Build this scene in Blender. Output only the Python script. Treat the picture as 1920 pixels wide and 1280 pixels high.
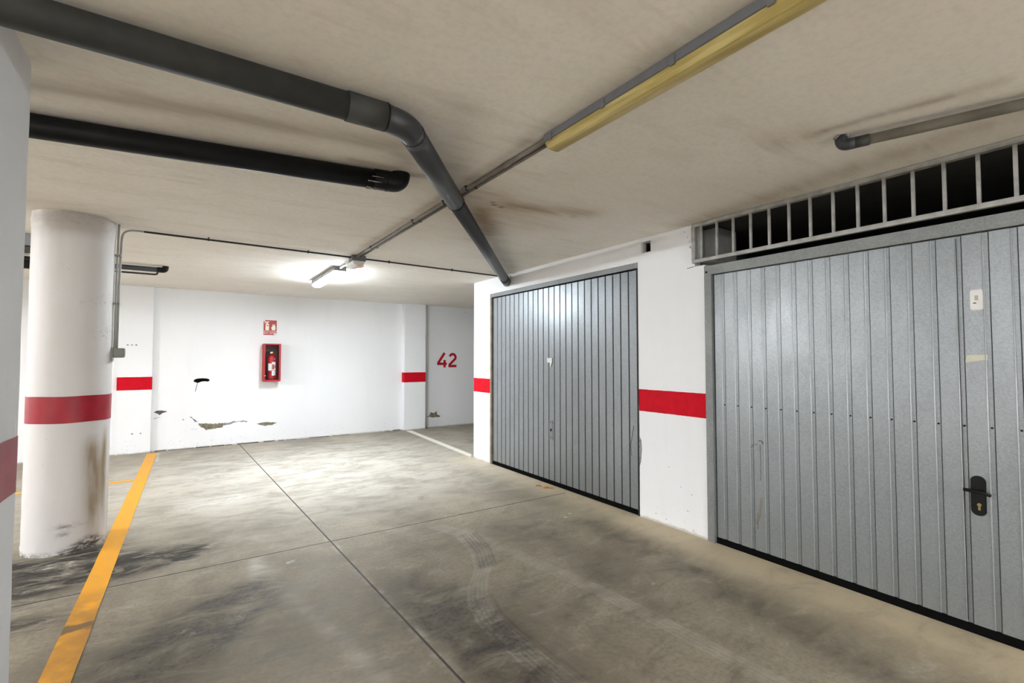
import bpy, bmesh, math, random
import numpy as np
from mathutils import Vector, noise as mnoise

for o in list(bpy.data.objects):
    bpy.data.objects.remove(o, do_unlink=True)
SC = bpy.context.scene
COL = SC.collection
R = math.radians

# ------------------------------------------------------------------ camera, world, exposure
cam_d = bpy.data.cameras.new('camera')
cam_d.sensor_width = 36.0
cam_d.lens = 36.0 * 889.0 / 1920.0
cam_d.clip_start = 0.02
cam = bpy.data.objects.new('camera', cam_d)
COL.objects.link(cam)
cam.location = (0, 0, 1.42)
cam.rotation_euler = (R(90 + 2.04), 0, R(-33.97))
SC.camera = cam
w = bpy.data.worlds.new('world')
SC.world = w
w.use_nodes = True
w.node_tree.nodes['Background'].inputs[0].default_value = (0.9, 0.95, 1.0, 1)
w.node_tree.nodes['Background'].inputs[1].default_value = 0.05
SC.view_settings.view_transform = 'Standard'
SC.view_settings.look = 'None'
SC.view_settings.exposure = 3.12
SC.view_settings.gamma = 1.0
SC.view_settings.use_curve_mapping = False

LIT_NEAR = 25.0      # emission of the tube battens that are switched on
LIT_REAR = 98.0
LIT_LEFT = 72.0
LIT_FILL = 42.0  # fill lamps added in the unseen bays to even out brightness

ZC = 2.51            # ceiling height
XW = 3.37            # face of the garage wall
YB = 9.08            # face of the end wall
WT = 0.075           # wall thickness

# ------------------------------------------------------------------ tagging
def tag(o, label=None, cat=None, group=None, kind=None):
    if label: o['label'] = label
    if cat: o['category'] = cat
    if group: o['group'] = group
    if kind: o['kind'] = kind
    return o

def empty(name, loc=(0, 0, 0)):
    o = bpy.data.objects.new(name, None)
    o.empty_display_size = 0.1
    COL.objects.link(o)
    o.location = loc
    return o

# ------------------------------------------------------------------ mesh builder (world coordinates)
class MB:
    def __init__(s):
        s.v = []; s.f = []; s.smooth = []
    def quad(s, a, b, c, d, sm=False):
        n = len(s.v); s.v += [tuple(a), tuple(b), tuple(c), tuple(d)]
        s.f.append((n, n + 1, n + 2, n + 3)); s.smooth.append(sm); return s
    def poly(s, pts):
        n = len(s.v); s.v += [tuple(p) for p in pts]
        s.f.append(tuple(range(n, n + len(pts)))); s.smooth.append(False); return s
    def box(s, x0, x1, y0, y1, z0, z1):
        n = len(s.v)
        s.v += [(x, y, z) for x in (x0, x1) for y in (y0, y1) for z in (z0, z1)]
        for f in ((0, 1, 3, 2), (4, 6, 7, 5), (0, 4, 5, 1), (2, 3, 7, 6), (0, 2, 6, 4), (1, 5, 7, 3)):
            s.f.append(tuple(n + i for i in f)); s.smooth.append(False)
        return s
    def prism(s, prof, p0, p1, ax, ay):
        """sweep the 2-D profile (a, b) along p0->p1; ax, ay are the profile's axes"""
        n = len(s.v); k = len(prof)
        p0, p1, ax, ay = Vector(p0), Vector(p1), Vector(ax), Vector(ay)
        for p in (p0, p1):
            s.v += [tuple(p + ax * a + ay * b) for a, b in prof]
        for i in range(k):
            j = (i + 1) % k
            s.f.append((n + i, n + j, n + k + j, n + k + i)); s.smooth.append(False)
        s.f.append(tuple(n + i for i in reversed(range(k)))); s.smooth.append(False)
        s.f.append(tuple(n + k + i for i in range(k))); s.smooth.append(False)
        return s
    def tube(s, pts, rad, seg=16, caps=True, squash=1.0):
        pts = [Vector(p) for p in pts]
        if not hasattr(rad, '__len__'): rad = [rad] * len(pts)
        n0 = len(s.v); up = None
        for i, p in enumerate(pts):
            if i == 0: t = pts[1] - p
            elif i == len(pts) - 1: t = p - pts[i - 1]
            else: t = (pts[i + 1] - p).normalized() + (p - pts[i - 1]).normalized()
            t.normalize()
            if up is None:
                a = Vector((0, 0, 1)) if abs(t.z) < 0.9 else Vector((1, 0, 0))
                up = t.cross(a).normalized()
            up = (up - t * up.dot(t)).normalized()
            b = t.cross(up)
            for k in range(seg):
                an = 2 * math.pi * k / seg
                s.v.append(tuple(p + (up * math.cos(an) + b * math.sin(an)) * rad[i]))
        for i in range(len(pts) - 1):
            for k in range(seg):
                k2 = (k + 1) % seg
                s.f.append((n0 + i * seg + k, n0 + i * seg + k2, n0 + (i + 1) * seg + k2, n0 + (i + 1) * seg + k)); s.smooth.append(True)
        if caps:
            s.f.append(tuple(n0 + k for k in reversed(range(seg)))); s.smooth.append(False)
            m = n0 + (len(pts) - 1) * seg
            s.f.append(tuple(m + k for k in range(seg))); s.smooth.append(False)
        return s
    def lathe(s, prof, c, seg=48, caps=True):
        """profile of (radius, z) about the vertical through c"""
        n0 = len(s.v)
        for r, z in prof:
            for k in range(seg):
                a = 2 * math.pi * k / seg
                s.v.append((c[0] + r * math.cos(a), c[1] + r * math.sin(a), c[2] + z))
        for i in range(len(prof) - 1):
            for k in range(seg):
                k2 = (k + 1) % seg
                s.f.append((n0 + i * seg + k, n0 + i * seg + k2, n0 + (i + 1) * seg + k2, n0 + (i + 1) * seg + k)); s.smooth.append(True)
        if caps:
            s.f.append(tuple(n0 + k for k in reversed(range(seg)))); s.smooth.append(False)
            m = n0 + (len(prof) - 1) * seg
            s.f.append(tuple(m + k for k in range(seg))); s.smooth.append(False)
        return s
    def build(s, name, mat, parent=None, bevel=0.0, bseg=2):
        me = bpy.data.meshes.new(name)
        me.from_pydata(s.v, [], s.f)
        me.polygons.foreach_set('use_smooth', s.smooth)
        bm = bmesh.new(); bm.from_mesh(me)
        bmesh.ops.remove_doubles(bm, verts=bm.verts, dist=1e-5)
        bmesh.ops.recalc_face_normals(bm, faces=bm.faces)
        if bevel > 0:
            es = [e for e in bm.edges if len(e.link_faces) == 2 and e.calc_face_angle(0) > 0.6]
            bmesh.ops.bevel(bm, geom=es, offset=bevel, segments=bseg, affect='EDGES', clamp_overlap=True)
        bm.to_mesh(me); bm.free()
        me.materials.append(mat)
        o = bpy.data.objects.new(name, me)
        COL.objects.link(o)
        if parent is not None:
            o.parent = parent
            pl = Vector((0, 0, 0)); q = parent
            while q is not None:
                pl += q.location; q = q.parent
            if pl.length > 0: me.transform(__import__('mathutils').Matrix.Translation(-pl))
        else:
            # give a stand-alone mesh its own origin at the middle of its foot
            xs = [v.co for v in me.vertices]
            c = Vector(((min(p.x for p in xs) + max(p.x for p in xs)) / 2, (min(p.y for p in xs) + max(p.y for p in xs)) / 2, min(p.z for p in xs)))
            me.transform(__import__('mathutils').Matrix.Translation(-c)); o.location = c
        return o

# ------------------------------------------------------------------ materials
class N:
    """small node-graph helper"""
    def __init__(s, name):
        s.m = bpy.data.materials.new(name); s.m.use_nodes = True
        s.t = s.m.node_tree; s.b = s.t.nodes['Principled BSDF']
        g = s.t.nodes.new('ShaderNodeNewGeometry'); s.pos = g.outputs['Position']
    def new(s, typ, **kw):
        n = s.t.nodes.new(typ)
        for k, v in kw.items(): setattr(n, k, v)
        return n
    def link(s, a, b): s.t.links.new(a, b)
    def put(s, sock, v):
        if hasattr(v, 'is_linked') or isinstance(v, bpy.types.NodeSocket): s.link(v, sock)
        else:
            if hasattr(v, '__len__') and len(v) == 3 and sock.type == 'RGBA': v = (*v, 1)
            sock.default_value = v
    def math(s, op, a, b=0.0, c=0.0, clamp=False):
        n = s.new('ShaderNodeMath', operation=op); n.use_clamp = clamp
        s.put(n.inputs[0], a); s.put(n.inputs[1], b)
        if op in ('MULTIPLY_ADD', 'SMOOTH_MIN', 'COMPARE'): s.put(n.inputs[2], c)
        return n.outputs[0]
    def sep(s, v=None):
        n = s.new('ShaderNodeSeparateXYZ'); s.put(n.inputs[0], v or s.pos); return n.outputs
    def scale(s, sx, sy, sz, v=None, rot=0.0, off=(0, 0, 0)):
        n = s.new('ShaderNodeMapping'); s.put(n.inputs['Vector'], v or s.pos)
        n.inputs['Scale'].default_value = (sx, sy, sz); n.inputs['Rotation'].default_value = (0, 0, rot)
        n.inputs['Location'].default_value = off
        return n.outputs[0]
    def noise(s, sc, v=None, det=4, rough=0.55, dist=0.0, col=False):
        n = s.new('ShaderNodeTexNoise'); s.put(n.inputs['Vector'], v or s.pos)
        n.inputs['Scale'].default_value = sc; n.inputs['Detail'].default_value = det
        n.inputs['Roughness'].default_value = rough; n.inputs['Distortion'].default_value = dist
        return n.outputs['Color' if col else 'Fac']
    def voro(s, sc, v=None, feat='F1', out='Color'):
        n = s.new('ShaderNodeTexVoronoi', feature=feat); s.put(n.inputs['Vector'], v or s.pos)
        n.inputs['Scale'].default_value = sc; return n.outputs[out]
    def ramp(s, v, a, b, lo=0.0, hi=1.0):
        n = s.new('ShaderNodeMapRange'); n.interpolation_type = 'SMOOTHSTEP'
        s.put(n.inputs[0], v); n.inputs[1].default_value = a; n.inputs[2].default_value = b
        n.inputs[3].default_value = lo; n.inputs[4].default_value = hi
        return n.outputs[0]
    def mix(s, f, a, b):
        n = s.new('ShaderNodeMix', data_type='RGBA'); s.put(n.inputs[0], f)
        s.put(n.inputs[6], a); s.put(n.inputs[7], b); return n.outputs[2]
    def attr(s, name):
        n = s.new('ShaderNodeAttribute', attribute_name=name); return n.outputs['Fac']
    def bump(s, h, st=0.3, dist=0.01):
        n = s.new('ShaderNodeBump'); n.inputs['Strength'].default_value = st; n.inputs['Distance'].default_value = dist
        s.put(n.inputs['Height'], h); s.link(n.outputs[0], s.b.inputs['Normal'])
    def out(s, col=None, rough=None, metal=None, spec=None):
        if col is not None: s.put(s.b.inputs['Base Color'], col)
        if rough is not None: s.put(s.b.inputs['Roughness'], rough)
        if metal is not None: s.put(s.b.inputs['Metallic'], metal)
        if spec is not None: s.put(s.b.inputs['Specular IOR Level'], spec)
        return s.m

def plain(name, col, rough=0.6, metal=0.0, var=0.12, sc=18.0, bump=0.0, spec=0.5):
    n = N(name)
    f = n.ramp(n.noise(sc, det=5), 0.3, 0.7)
    dk = tuple(c * (1 - var) for c in col)
    m = n.out(n.mix(f, dk, col), rough, metal, spec)
    if bump: n.bump(n.noise(sc * 5, det=3), bump, 0.003)
    return m

def emis(name, col, strength):
    n = N(name)
    n.out((0.9, 0.9, 0.9), 0.4)
    n.b.inputs['Emission Color'].default_value = (*col, 1)
    n.b.inputs['Emission Strength'].default_value = strength
    return n.m

BAND_LO, BAND_HI = 0.947, 1.142
def wall_paint(name, band=False, white=(0.80, 0.805, 0.82), dirty=0.25, bumpst=0.25, bandcol=(0.58, 0.0, 0.012)):
    n = N(name)
    xyz = n.sep()
    big = n.noise(1.3, det=5)
    streak = n.noise(6, n.scale(1, 1, 0.12), det=4)
    c = n.mix(n.ramp(big, 0.35, 0.75, 0, 0.35 * dirty * 2), white, tuple(v * 0.86 for v in white))
    c = n.mix(n.ramp(streak, 0.5, 0.8, 0, 0.5 * dirty), c, (0.62, 0.62, 0.62))
    # scuffs close to the floor
    low = n.ramp(xyz[2], 0.02, 0.28, 1, 0)
    spots = n.ramp(n.noise(22, n.scale(1, 1, 1.6), det=6, rough=0.7), 0.60, 0.68)
    c = n.mix(n.math('MULTIPLY', n.math('MULTIPLY', low, spots), 0.75), c, (0.30, 0.27, 0.23))
    edge = n.ramp(n.math('ADD', xyz[2], n.math('MULTIPLY', n.noise(9, det=6, rough=0.7), 0.05)), 0.03, 0.055, 1, 0)
    c = n.mix(n.math('MULTIPLY', edge, 0.6), c, (0.33, 0.28, 0.20))
    if band:
        wob = n.math('MULTIPLY', n.math('SUBTRACT', n.noise(25, det=3), 0.5), 0.006)
        z = n.math('ADD', xyz[2], wob)
        f = n.math('MULTIPLY', n.math('GREATER_THAN', z, BAND_LO), n.math('LESS_THAN', z, BAND_HI))
        red = n.mix(n.ramp(n.noise(14, det=6, rough=0.7), 0.35, 0.7), tuple(v * 0.85 for v in bandcol), bandcol)
        c = n.mix(f, c, red)
    n.out(c, 0.75, 0.0, 0.2)
    h = n.math('ADD', n.noise(9, det=4), n.math('MULTIPLY', n.noise(60, det=3), 0.25))
    n.bump(h, bumpst, 0.008)
    return n.m

def concrete_floor():
    n = N('concrete_floor')
    xyz = n.sep()
    dark = n.attr('dark'); light = n.attr('light'); tan = n.attr('tan')
    warp = n.scale(1, 0.55, 1, rot=0.35)
    a = n.noise(1.1, warp, det=8, rough=0.62, dist=0.4)
    b = n.noise(5.0, n.scale(0.60, 1.15, 1, rot=0.25), det=9, rough=0.72, dist=0.5)
    fine = n.noise(38, det=6, rough=0.75)
    c = n.mix(n.ramp(a, 0.32, 0.68), (0.21, 0.178, 0.13), (0.40, 0.352, 0.265))
    c = n.mix(n.ramp(b, 0.52, 0.70, 0, 0.42), c, (0.50, 0.47, 0.40))
    c = n.mix(n.ramp(b, 0.47, 0.32, 0, 0.45), c, (0.13, 0.11, 0.085))
    c = n.mix(n.ramp(fine, 0.38, 0.66, 0.0, 0.5), c, (0.13, 0.11, 0.08))
    c = n.mix(n.math('MULTIPLY', tan, n.ramp(b, 0.3, 0.6, 0.55, 0.95)), c, (0.50, 0.42, 0.29))
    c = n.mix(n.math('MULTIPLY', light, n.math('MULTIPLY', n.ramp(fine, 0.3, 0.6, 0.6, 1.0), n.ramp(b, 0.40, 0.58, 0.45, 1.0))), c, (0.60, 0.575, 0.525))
    c = n.mix(n.math('MULTIPLY', dark, n.ramp(n.math('ADD', n.math('MULTIPLY', b, 0.6), n.math('MULTIPLY', fine, 0.4)), 0.35, 0.62, 1.0, 0.35)), c, (0.035, 0.032, 0.028))
    bl = n.attr('blot')
    bn = n.noise(7.5, n.scale(0.55, 1.5, 1, rot=0.2), det=9, rough=0.72, dist=1.2)
    c = n.mix(n.math('MULTIPLY', bl, n.ramp(bn, 0.45, 0.58, 0.96, 0.0)), c, (0.020, 0.017, 0.014))
    c = n.mix(n.math('MULTIPLY', bl, n.ramp(bn, 0.60, 0.68, 0.0, 0.5)), c, (0.62, 0.58, 0.50))
    # saw-cut control joints: one along the lane, one across it
    dx = n.math('ABSOLUTE', n.math('SUBTRACT', xyz[0], n.math('MULTIPLY_ADD', xyz[1], -0.0478, 1.105)))
    dy = n.math('ABSOLUTE', n.math('SUBTRACT', xyz[1], 3.885))
    iny = n.math('LESS_THAN', xyz[1], 9.05)
    j1 = n.math('MULTIPLY', n.ramp(dx, 0.0045, 0.0075, 1, 0), iny)
    j2 = n.math('MULTIPLY', n.ramp(dy, 0.005, 0.009, 1, 0), n.math('LESS_THAN', xyz[0], 3.3))
    j = n.math('MAXIMUM', j1, j2)
    h1 = n.math('MULTIPLY', n.ramp(dx, 0.008, 0.05, 0.35, 0), iny)
    h2 = n.ramp(dy, 0.008, 0.03, 0.25, 0)
    halo = n.math('MULTIPLY', n.math('MAXIMUM', h1, h2), n.ramp(n.noise(7), 0.4, 0.7))
    c = n.mix(halo, c, (0.60, 0.56, 0.49))
    c = n.mix(n.math('MULTIPLY', j, 0.92), c, (0.03, 0.027, 0.024))
    n.out(c, n.ramp(b, 0.3, 0.7, 0.55, 0.75), 0.0, 0.28)
    h = n.math('SUBTRACT', n.math('ADD', n.math('MULTIPLY', fine, 0.15), n.math('MULTIPLY', n.noise(2.0, det=3), 0.3)), j)
    n.bump(h, 0.35, 0.004)
    return n.m

def ceiling_plaster():
    n = N('ceiling_plaster')
    brown = n.attr('brown'); dirt_shade = n.attr('dirt_shade')
    grain = n.noise(3.0, n.scale(0.55, 2.6, 1, rot=0.06), det=7, rough=0.62, dist=0.6)
    big = n.noise(0.7, det=5)
    c = n.mix(n.ramp(big, 0.35, 0.7), (0.80, 0.755, 0.69), (0.87, 0.835, 0.785))
    c = n.mix(n.ramp(grain, 0.50, 0.72, 0, 0.4), c, (0.66, 0.60, 0.52))
    c = n.mix(n.ramp(n.noise(40, det=3), 0.4, 0.7, 0, 0.15), c, (0.52, 0.48, 0.42))
    c = n.mix(n.math('MULTIPLY', brown, n.ramp(grain, 0.3, 0.65, 0.45, 1.0)), c, (0.38, 0.28, 0.18))
    c = n.mix(n.math('MULTIPLY', dirt_shade, n.ramp(grain, 0.3, 0.65, 0.6, 1.0)), c, (0.20, 0.175, 0.15))
    n.out(c, 0.8, 0.0, 0.2)
    n.bump(n.math('ADD', grain, n.math('MULTIPLY', n.noise(50, det=3), 0.2)), 0.2, 0.006)
    return n.m

def galvanized(name, base=(0.275, 0.294, 0.308), rough=(0.33, 0.46), metal=0.55):
    n = N(name)
    sp = n.voro(130)
    spv = n.sep(sp)[0]
    cl = n.noise(3.2, n.scale(1, 1, 0.6), det=7, rough=0.7)
    f = n.math('ADD', n.math('MULTIPLY', spv, 0.35), n.math('MULTIPLY', cl, 1.0))
    c = n.mix(n.ramp(f, 0.25, 1.1), tuple(v * 0.82 for v in base), tuple(min(1, v * 1.15) for v in base))
    st = n.ramp(n.noise(7, n.scale(1, 1, 0.35), det=6, rough=0.75), 0.62, 0.75)
    c = n.mix(n.math('MULTIPLY', st, 0.30), c, (0.30, 0.31, 0.31))
    low = n.ramp(n.sep()[2], 0.05, 0.45, 0.35, 0)
    c = n.mix(n.math('MULTIPLY', low, n.ramp(cl, 0.3, 0.6)), c, (0.22, 0.22, 0.21))
    n.out(c, n.ramp(f, 0.3, 1.0, rough[1], rough[0]), metal)
    n.bump(n.math('ADD', n.math('MULTIPLY', spv, 0.6), n.math('MULTIPLY', n.noise(2.5, det=2), 6.0)), 0.10, 0.002)
    return n.m

def column_paint():
    n = N('column_paint')
    xyz = n.sep()
    white = (0.63, 0.61, 0.60)
    c = n.mix(n.ramp(n.noise(2.0, det=5), 0.35, 0.75, 0, 0.4), white, (0.60, 0.59, 0.575))
    sp = n.ramp(n.noise(34, det=3, rough=0.6), 0.72, 0.76)
    c = n.mix(n.math('MULTIPLY', sp, 0.6), c, (0.25, 0.23, 0.21))
    # stains that the column itself carries
    rust = n.attr('rust'); grime = n.attr('grime'); scuff = n.attr('scuff')
    c = n.mix(n.math('MULTIPLY', rust, n.ramp(n.noise(9, n.scale(1, 1, 0.18), det=5), 0.3, 0.6, 0.4, 1.0)), c, (0.26, 0.185, 0.095))
    sm_ = n.ramp(n.math('ADD', xyz[2], n.math('MULTIPLY', n.noise(5), 0.12)), 2.36, 2.50, 0, 0.5)
    c = n.mix(sm_, c, (0.42, 0.37, 0.33))
    gn = n.ramp(n.noise(16, n.scale(1, 1, 2.2), det=7, rough=0.75), 0.38, 0.58)
    c = n.mix(n.math('MULTIPLY', grime, gn), c, (0.07, 0.055, 0.045))
    c = n.mix(n.math('MULTIPLY', scuff, n.ramp(n.noise(40, n.scale(1, 1, 1.5), det=6, rough=0.8), 0.53, 0.60)), c, (0.20, 0.18, 0.16))
    n.out(c, 0.6)
    n.bump(n.math('ADD', n.noise(8, n.scale(1, 1, 0.4), det=4), n.math('MULTIPLY', n.noise(60), 0.2)), 0.3, 0.008)
    return n.m

def road_paint(name, col, wear=0.35):
    n = N(name)
    f = n.ramp(n.noise(12, n.scale(1.5, 0.6, 1), det=8, rough=0.75), 0.45, 0.75)
    c = n.mix(n.math('MULTIPLY', f, wear), col, (0.34, 0.27, 0.15))
    y = n.sep()[1]
    d = n.ramp(y, 3.95, 3.65, 0, 0.8)                      # trodden, oil-darkened stretch before the cross joint
    c = n.mix(n.math('MULTIPLY', d, n.ramp(n.noise(4, det=6), 0.3, 0.6)), c, (0.30, 0.14, 0.02))
    m = n.ramp(n.math('ABSOLUTE', n.math('SUBTRACT', n.math('ADD', y, n.math('MULTIPLY', n.noise(14), 0.1)), 3.45)), 0.03, 0.055, 0.85, 0)
    c = n.mix(m, c, (0.12, 0.075, 0.03))
    n.out(c, 0.55)
    n.bump(n.noise(50, det=5), 0.2, 0.002)
    return n.m

M = {
    'wall': wall_paint('white_wall_paint'),
    'wall_band': wall_paint('white_wall_paint_red_band', band=True),
    'floor': concrete_floor(), 'ceiling': ceiling_plaster(), 'column': column_paint(),
    'galv': galvanized('galvanized_sheet'), 'galv_frame': galvanized('galvanized_frame', (0.23, 0.24, 0.24), (0.5, 0.65), 0.4),
    'groove': plain('black_steel_groove_shade', (0.008, 0.009, 0.010), 0.7, 0.0),
    'steel_rail': plain('weathered_grille_steel', (0.42, 0.42, 0.40), 0.6, 0.2, 0.3, 14),
    'rubber': plain('black_rubber', (0.004, 0.004, 0.004), 0.9, spec=0.05),
    'pvc': plain('grey_pvc_pipe', (0.036, 0.039, 0.045), 0.42, 0, 0.2, 6),
    'pvc_dusty': plain('dusty_grey_pvc', (0.048, 0.049, 0.044), 0.55, 0, 0.35, 5, spec=0.3),
    'pvc_black': plain('black_pvc_pipe', (0.008, 0.009, 0.010), 0.45, 0, 0.3, 7, spec=0.25),
    'pvc_brown': plain('dusty_brown_pipe', (0.24, 0.22, 0.18), 0.6, 0, 0.4, 7),
    'conduit': plain('grey_plastic_conduit', (0.20, 0.18, 0.155), 0.8, 0, 0.25, 9),
    'conduit_dark': plain('dark_conduit', (0.02, 0.02, 0.02), 0.7),
    'conduit_light': plain('pale_grey_conduit', (0.42, 0.42, 0.40), 0.4),
    'box_grey': plain('grey_switch_plastic', (0.27, 0.265, 0.235), 0.5),
    'lamp_body': plain('grey_lamp_housing', (0.16, 0.165, 0.18), 0.4),
    'lamp_clip': plain('lamp_clip_plastic', (0.17, 0.17, 0.18), 0.4),
    'red_metal': plain('red_enamel', (0.40, 0.001, 0.006), 0.45, 0, 0.15),
    'red_dark': plain('red_cylinder_enamel', (0.36, 0.003, 0.01), 0.25),
    'white_plastic': plain('white_plastic', (0.78, 0.78, 0.78), 0.4, 0, 0.05),
    'cream': plain('photoluminescent_cream', (0.80, 0.76, 0.62), 0.45, 0, 0.05),
    'black': plain('black_plastic', (0.005, 0.005, 0.005), 0.5, spec=0.2),
    'paint_black': plain('black_spray_paint', (0.002, 0.002, 0.003), 0.8, 0, 0.1, spec=0.05),
    'paint_red': plain('red_number_paint', (0.42, 0.0, 0.010), 0.5, 0, 0.1),
    'mortar': plain('bare_mortar', (0.26, 0.23, 0.165), 0.9, 0, 0.55, 30, 0.8),
    'mortar_grey': plain('loose_grey_plaster', (0.36, 0.36, 0.36), 0.9, 0, 0.5, 40, 0.8),
    'mortar_dark': plain('dark_mortar', (0.11, 0.10, 0.085), 0.9, 0, 0.5, 30, 0.8),
    'brass': plain('dull_brass', (0.42, 0.32, 0.14), 0.35, 0.9),
    'paper': plain('white_paper_label', (0.75, 0.74, 0.72), 0.6, 0, 0.08),
    'tape': plain('masking_tape', (0.55, 0.55, 0.44), 0.6, 0, 0.1),
    'yellow': road_paint('yellow_floor_paint', (0.74, 0.33, 0.004)),
    'white_line': road_paint('pale_floor_paint', (0.80, 0.77, 0.68), 0.2),
    'jamb_brown': plain('rusty_brown_jamb', (0.24, 0.20, 0.15), 0.7, 0, 0.4, 8),
    'inner': plain('shaded_garage_render', (0.06, 0.058, 0.055), 0.9, 0, 0.2, 4),  # interior shade is put into this near-black colour
    'sheet_metal': plain('pale_blue_grey_sheet', (0.42, 0.45, 0.50), 0.45, 0.2),
    'rust': plain('orange_rust', (0.65, 0.22, 0.03), 0.9, 0, 0.5, 30),
    'scratch': plain('dark_scratch', (0.12, 0.12, 0.10), 0.7),
}
def old_diffuser():
    n = N('yellowed_diffuser')
    x = n.sep()
    st = n.noise(4, n.scale(10, 0.8, 10), det=4)
    c = n.mix(n.ramp(st, 0.35, 0.65), (0.40, 0.31, 0.10), (0.56, 0.47, 0.20))
    n.out(c, 0.32)
    n.b.inputs['Transmission Weight'].default_value = 0.0
    n.b.inputs['Subsurface Weight'].default_value = 0.15
    n.b.inputs['Subsurface Radius'].default_value = (0.03, 0.03, 0.02)
    return n.m
M['diffuser_old'] = old_diffuser()
def clear_plastic():
    n = N('clear_cabinet_window')
    n.out((0.9, 0.9, 0.9), 0.03)
    n.b.inputs['Transmission Weight'].default_value = 1.0
    n.b.inputs['IOR'].default_value = 1.2
    n.b.inputs['Alpha'].default_value = 0.35
    return n.m
M['clear'] = clear_plastic()

# ------------------------------------------------------------------ gridded slab with painted-on wear, shade and lamplight
def interp_dist(P, pts):
    """distance from each point of P (n,2) to the polyline"""
    best = np.full(len(P), 1e9)
    for a, b in zip(pts[:-1], pts[1:]):
        a = np.array(a, float); b = np.array(b, float); d = b - a
        t = np.clip(((P - a) @ d) / max(d @ d, 1e-9), 0, 1)
        q = a + t[:, None] * d
        best = np.minimum(best, np.hypot(*(P - q).T))
    return best
def ell(P, cx, cy, rx, ry, rot=0.0, soft=1.0):
    c, s = math.cos(rot), math.sin(rot)
    dx, dy = P[:, 0] - cx, P[:, 1] - cy
    u = (dx * c + dy * s) / rx; v = (-dx * s + dy * c) / ry
    return np.exp(-(u * u + v * v) * soft)
def stroke(P, pts, wd):
    d = interp_dist(P, pts); return np.exp(-(d / wd) ** 2)

def slab(name, mat, z, x0, x1, y0, y1, gx0, gx1, gy0, gy1, step, fields, flip=False):
    nx = int(round((gx1 - gx0) / step)) + 1; ny = int(round((gy1 - gy0) / step)) + 1
    xs = np.linspace(gx0, gx1, nx); ys = np.linspace(gy0, gy1, ny)
    xs = np.concatenate([[x0], xs, [x1]]); ys = np.concatenate([[y0], ys, [y1]])
    nx += 2; ny += 2
    X, Y = np.meshgrid(xs, ys)
    V = np.stack([X.ravel(), Y.ravel(), np.full(X.size, z)], 1)
    i = np.arange((nx - 1) * (ny - 1)); r, c = i // (nx - 1), i % (nx - 1)
    a = r * nx + c
    F = np.stack([a, a + 1, a + nx + 1, a + nx], 1)
    if flip: F = F[:, ::-1]
    me = bpy.data.meshes.new(name)
    me.from_pydata(V.tolist(), [], F.tolist())
    for k, fn in fields.items():
        at = me.attributes.new(k, 'FLOAT', 'POINT')
        at.data.foreach_set('value', np.clip(fn(V[:, :2]), 0, 1).astype(np.float32))
    me.materials.append(mat)
    o = bpy.data.objects.new(name, me); COL.objects.link(o)
    return o

def f_dark(P):
    o = 0.62 * stroke(P, [(2.86, 3.0), (2.86, 2.3), (2.74, 1.5), (2.60, 0.9), (2.5, 0.3)], 0.17)
    o += 0.2 * stroke(P, [(2.45, 3.4), (2.4, 2.4), (2.3, 1.2)], 0.25)
    o += 1.0 * stroke(P, [(1.30, 2.55), (1.22, 2.1), (1.22, 1.6)], 0.13)
    o += 0.40 * stroke(P, [(1.15, 2.9), (1.1, 2.4)], 0.13)
    o += 0.95 * stroke(P, [(0.35, 3.35), (0.05, 3.1), (-0.2, 2.85)], 0.16)
    o += 0.75 * ell(P, 0.12, 3.1, 0.45, 0.33, 0.5)
    o += 0.55 * ell(P, -0.1, 2.75, 0.30, 0.25)
    o += 0.30 * ell(P, 0.55, 2.6, 0.35, 0.5)
    o += 0.95 * stroke(P, [(-1.05, 4.62), (-0.80, 4.56), (-0.55, 4.70)], 0.09)
    o += 0.85 * stroke(P, [(-0.95, 4.35), (-0.62, 4.42)], 0.055)
    o += 0.9 * stroke(P, [(-0.95, 4.12), (-0.75, 4.06), (-0.58, 4.10)], 0.05)
    o += 0.8 * stroke(P, [(-0.38, 4.38), (-0.22, 4.34), (-0.05, 4.42)], 0.06)
    o += 0.8 * stroke(P, [(-0.38, 4.06), (-0.22, 4.10), (-0.05, 4.15)], 0.05)
    o += 0.5 * stroke(P, [(-0.85, 3.60), (-0.55, 3.55)], 0.06)
    o += 0.75 * ell(P, -0.60, 4.28, 0.75, 0.42)
    o += 0.5 * stroke(P, [(-1.3, 4.45), (-0.9, 4.28), (-0.6, 4.30)], 0.08)
    o += 0.6 * stroke(P, [(-0.40, 4.22), (-0.2, 4.22), (0.1, 4.35)], 0.03)
    o += 0.38 * ell(P, 1.9, 2.2, 0.8, 1.2)
    o += 0.45 * ell(P, 1.25, 2.3, 0.35, 0.5)
    o += 0.30 * ell(P, 2.2, 3.3, 0.5, 0.35)
    o += 0.22 * ell(P, 0.3, 2.2, 1.0, 1.2)
    for k in range(5):      # tread grooves of the tight arc
        d = -0.06 + 0.03 * k
        arc = [(1.89 + d, 3.43), (1.82 + d, 3.09), (1.71 + d, 2.83)]
        o += 0.45 * stroke(P, arc, 0.009)
        o += 0.30 * stroke(P, [(1.46 + d, 2.48), (1.40 + d, 2.27), (1.39 + d, 2.06), (1.42 + d, 1.6)], 0.008)
    return o
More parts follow.
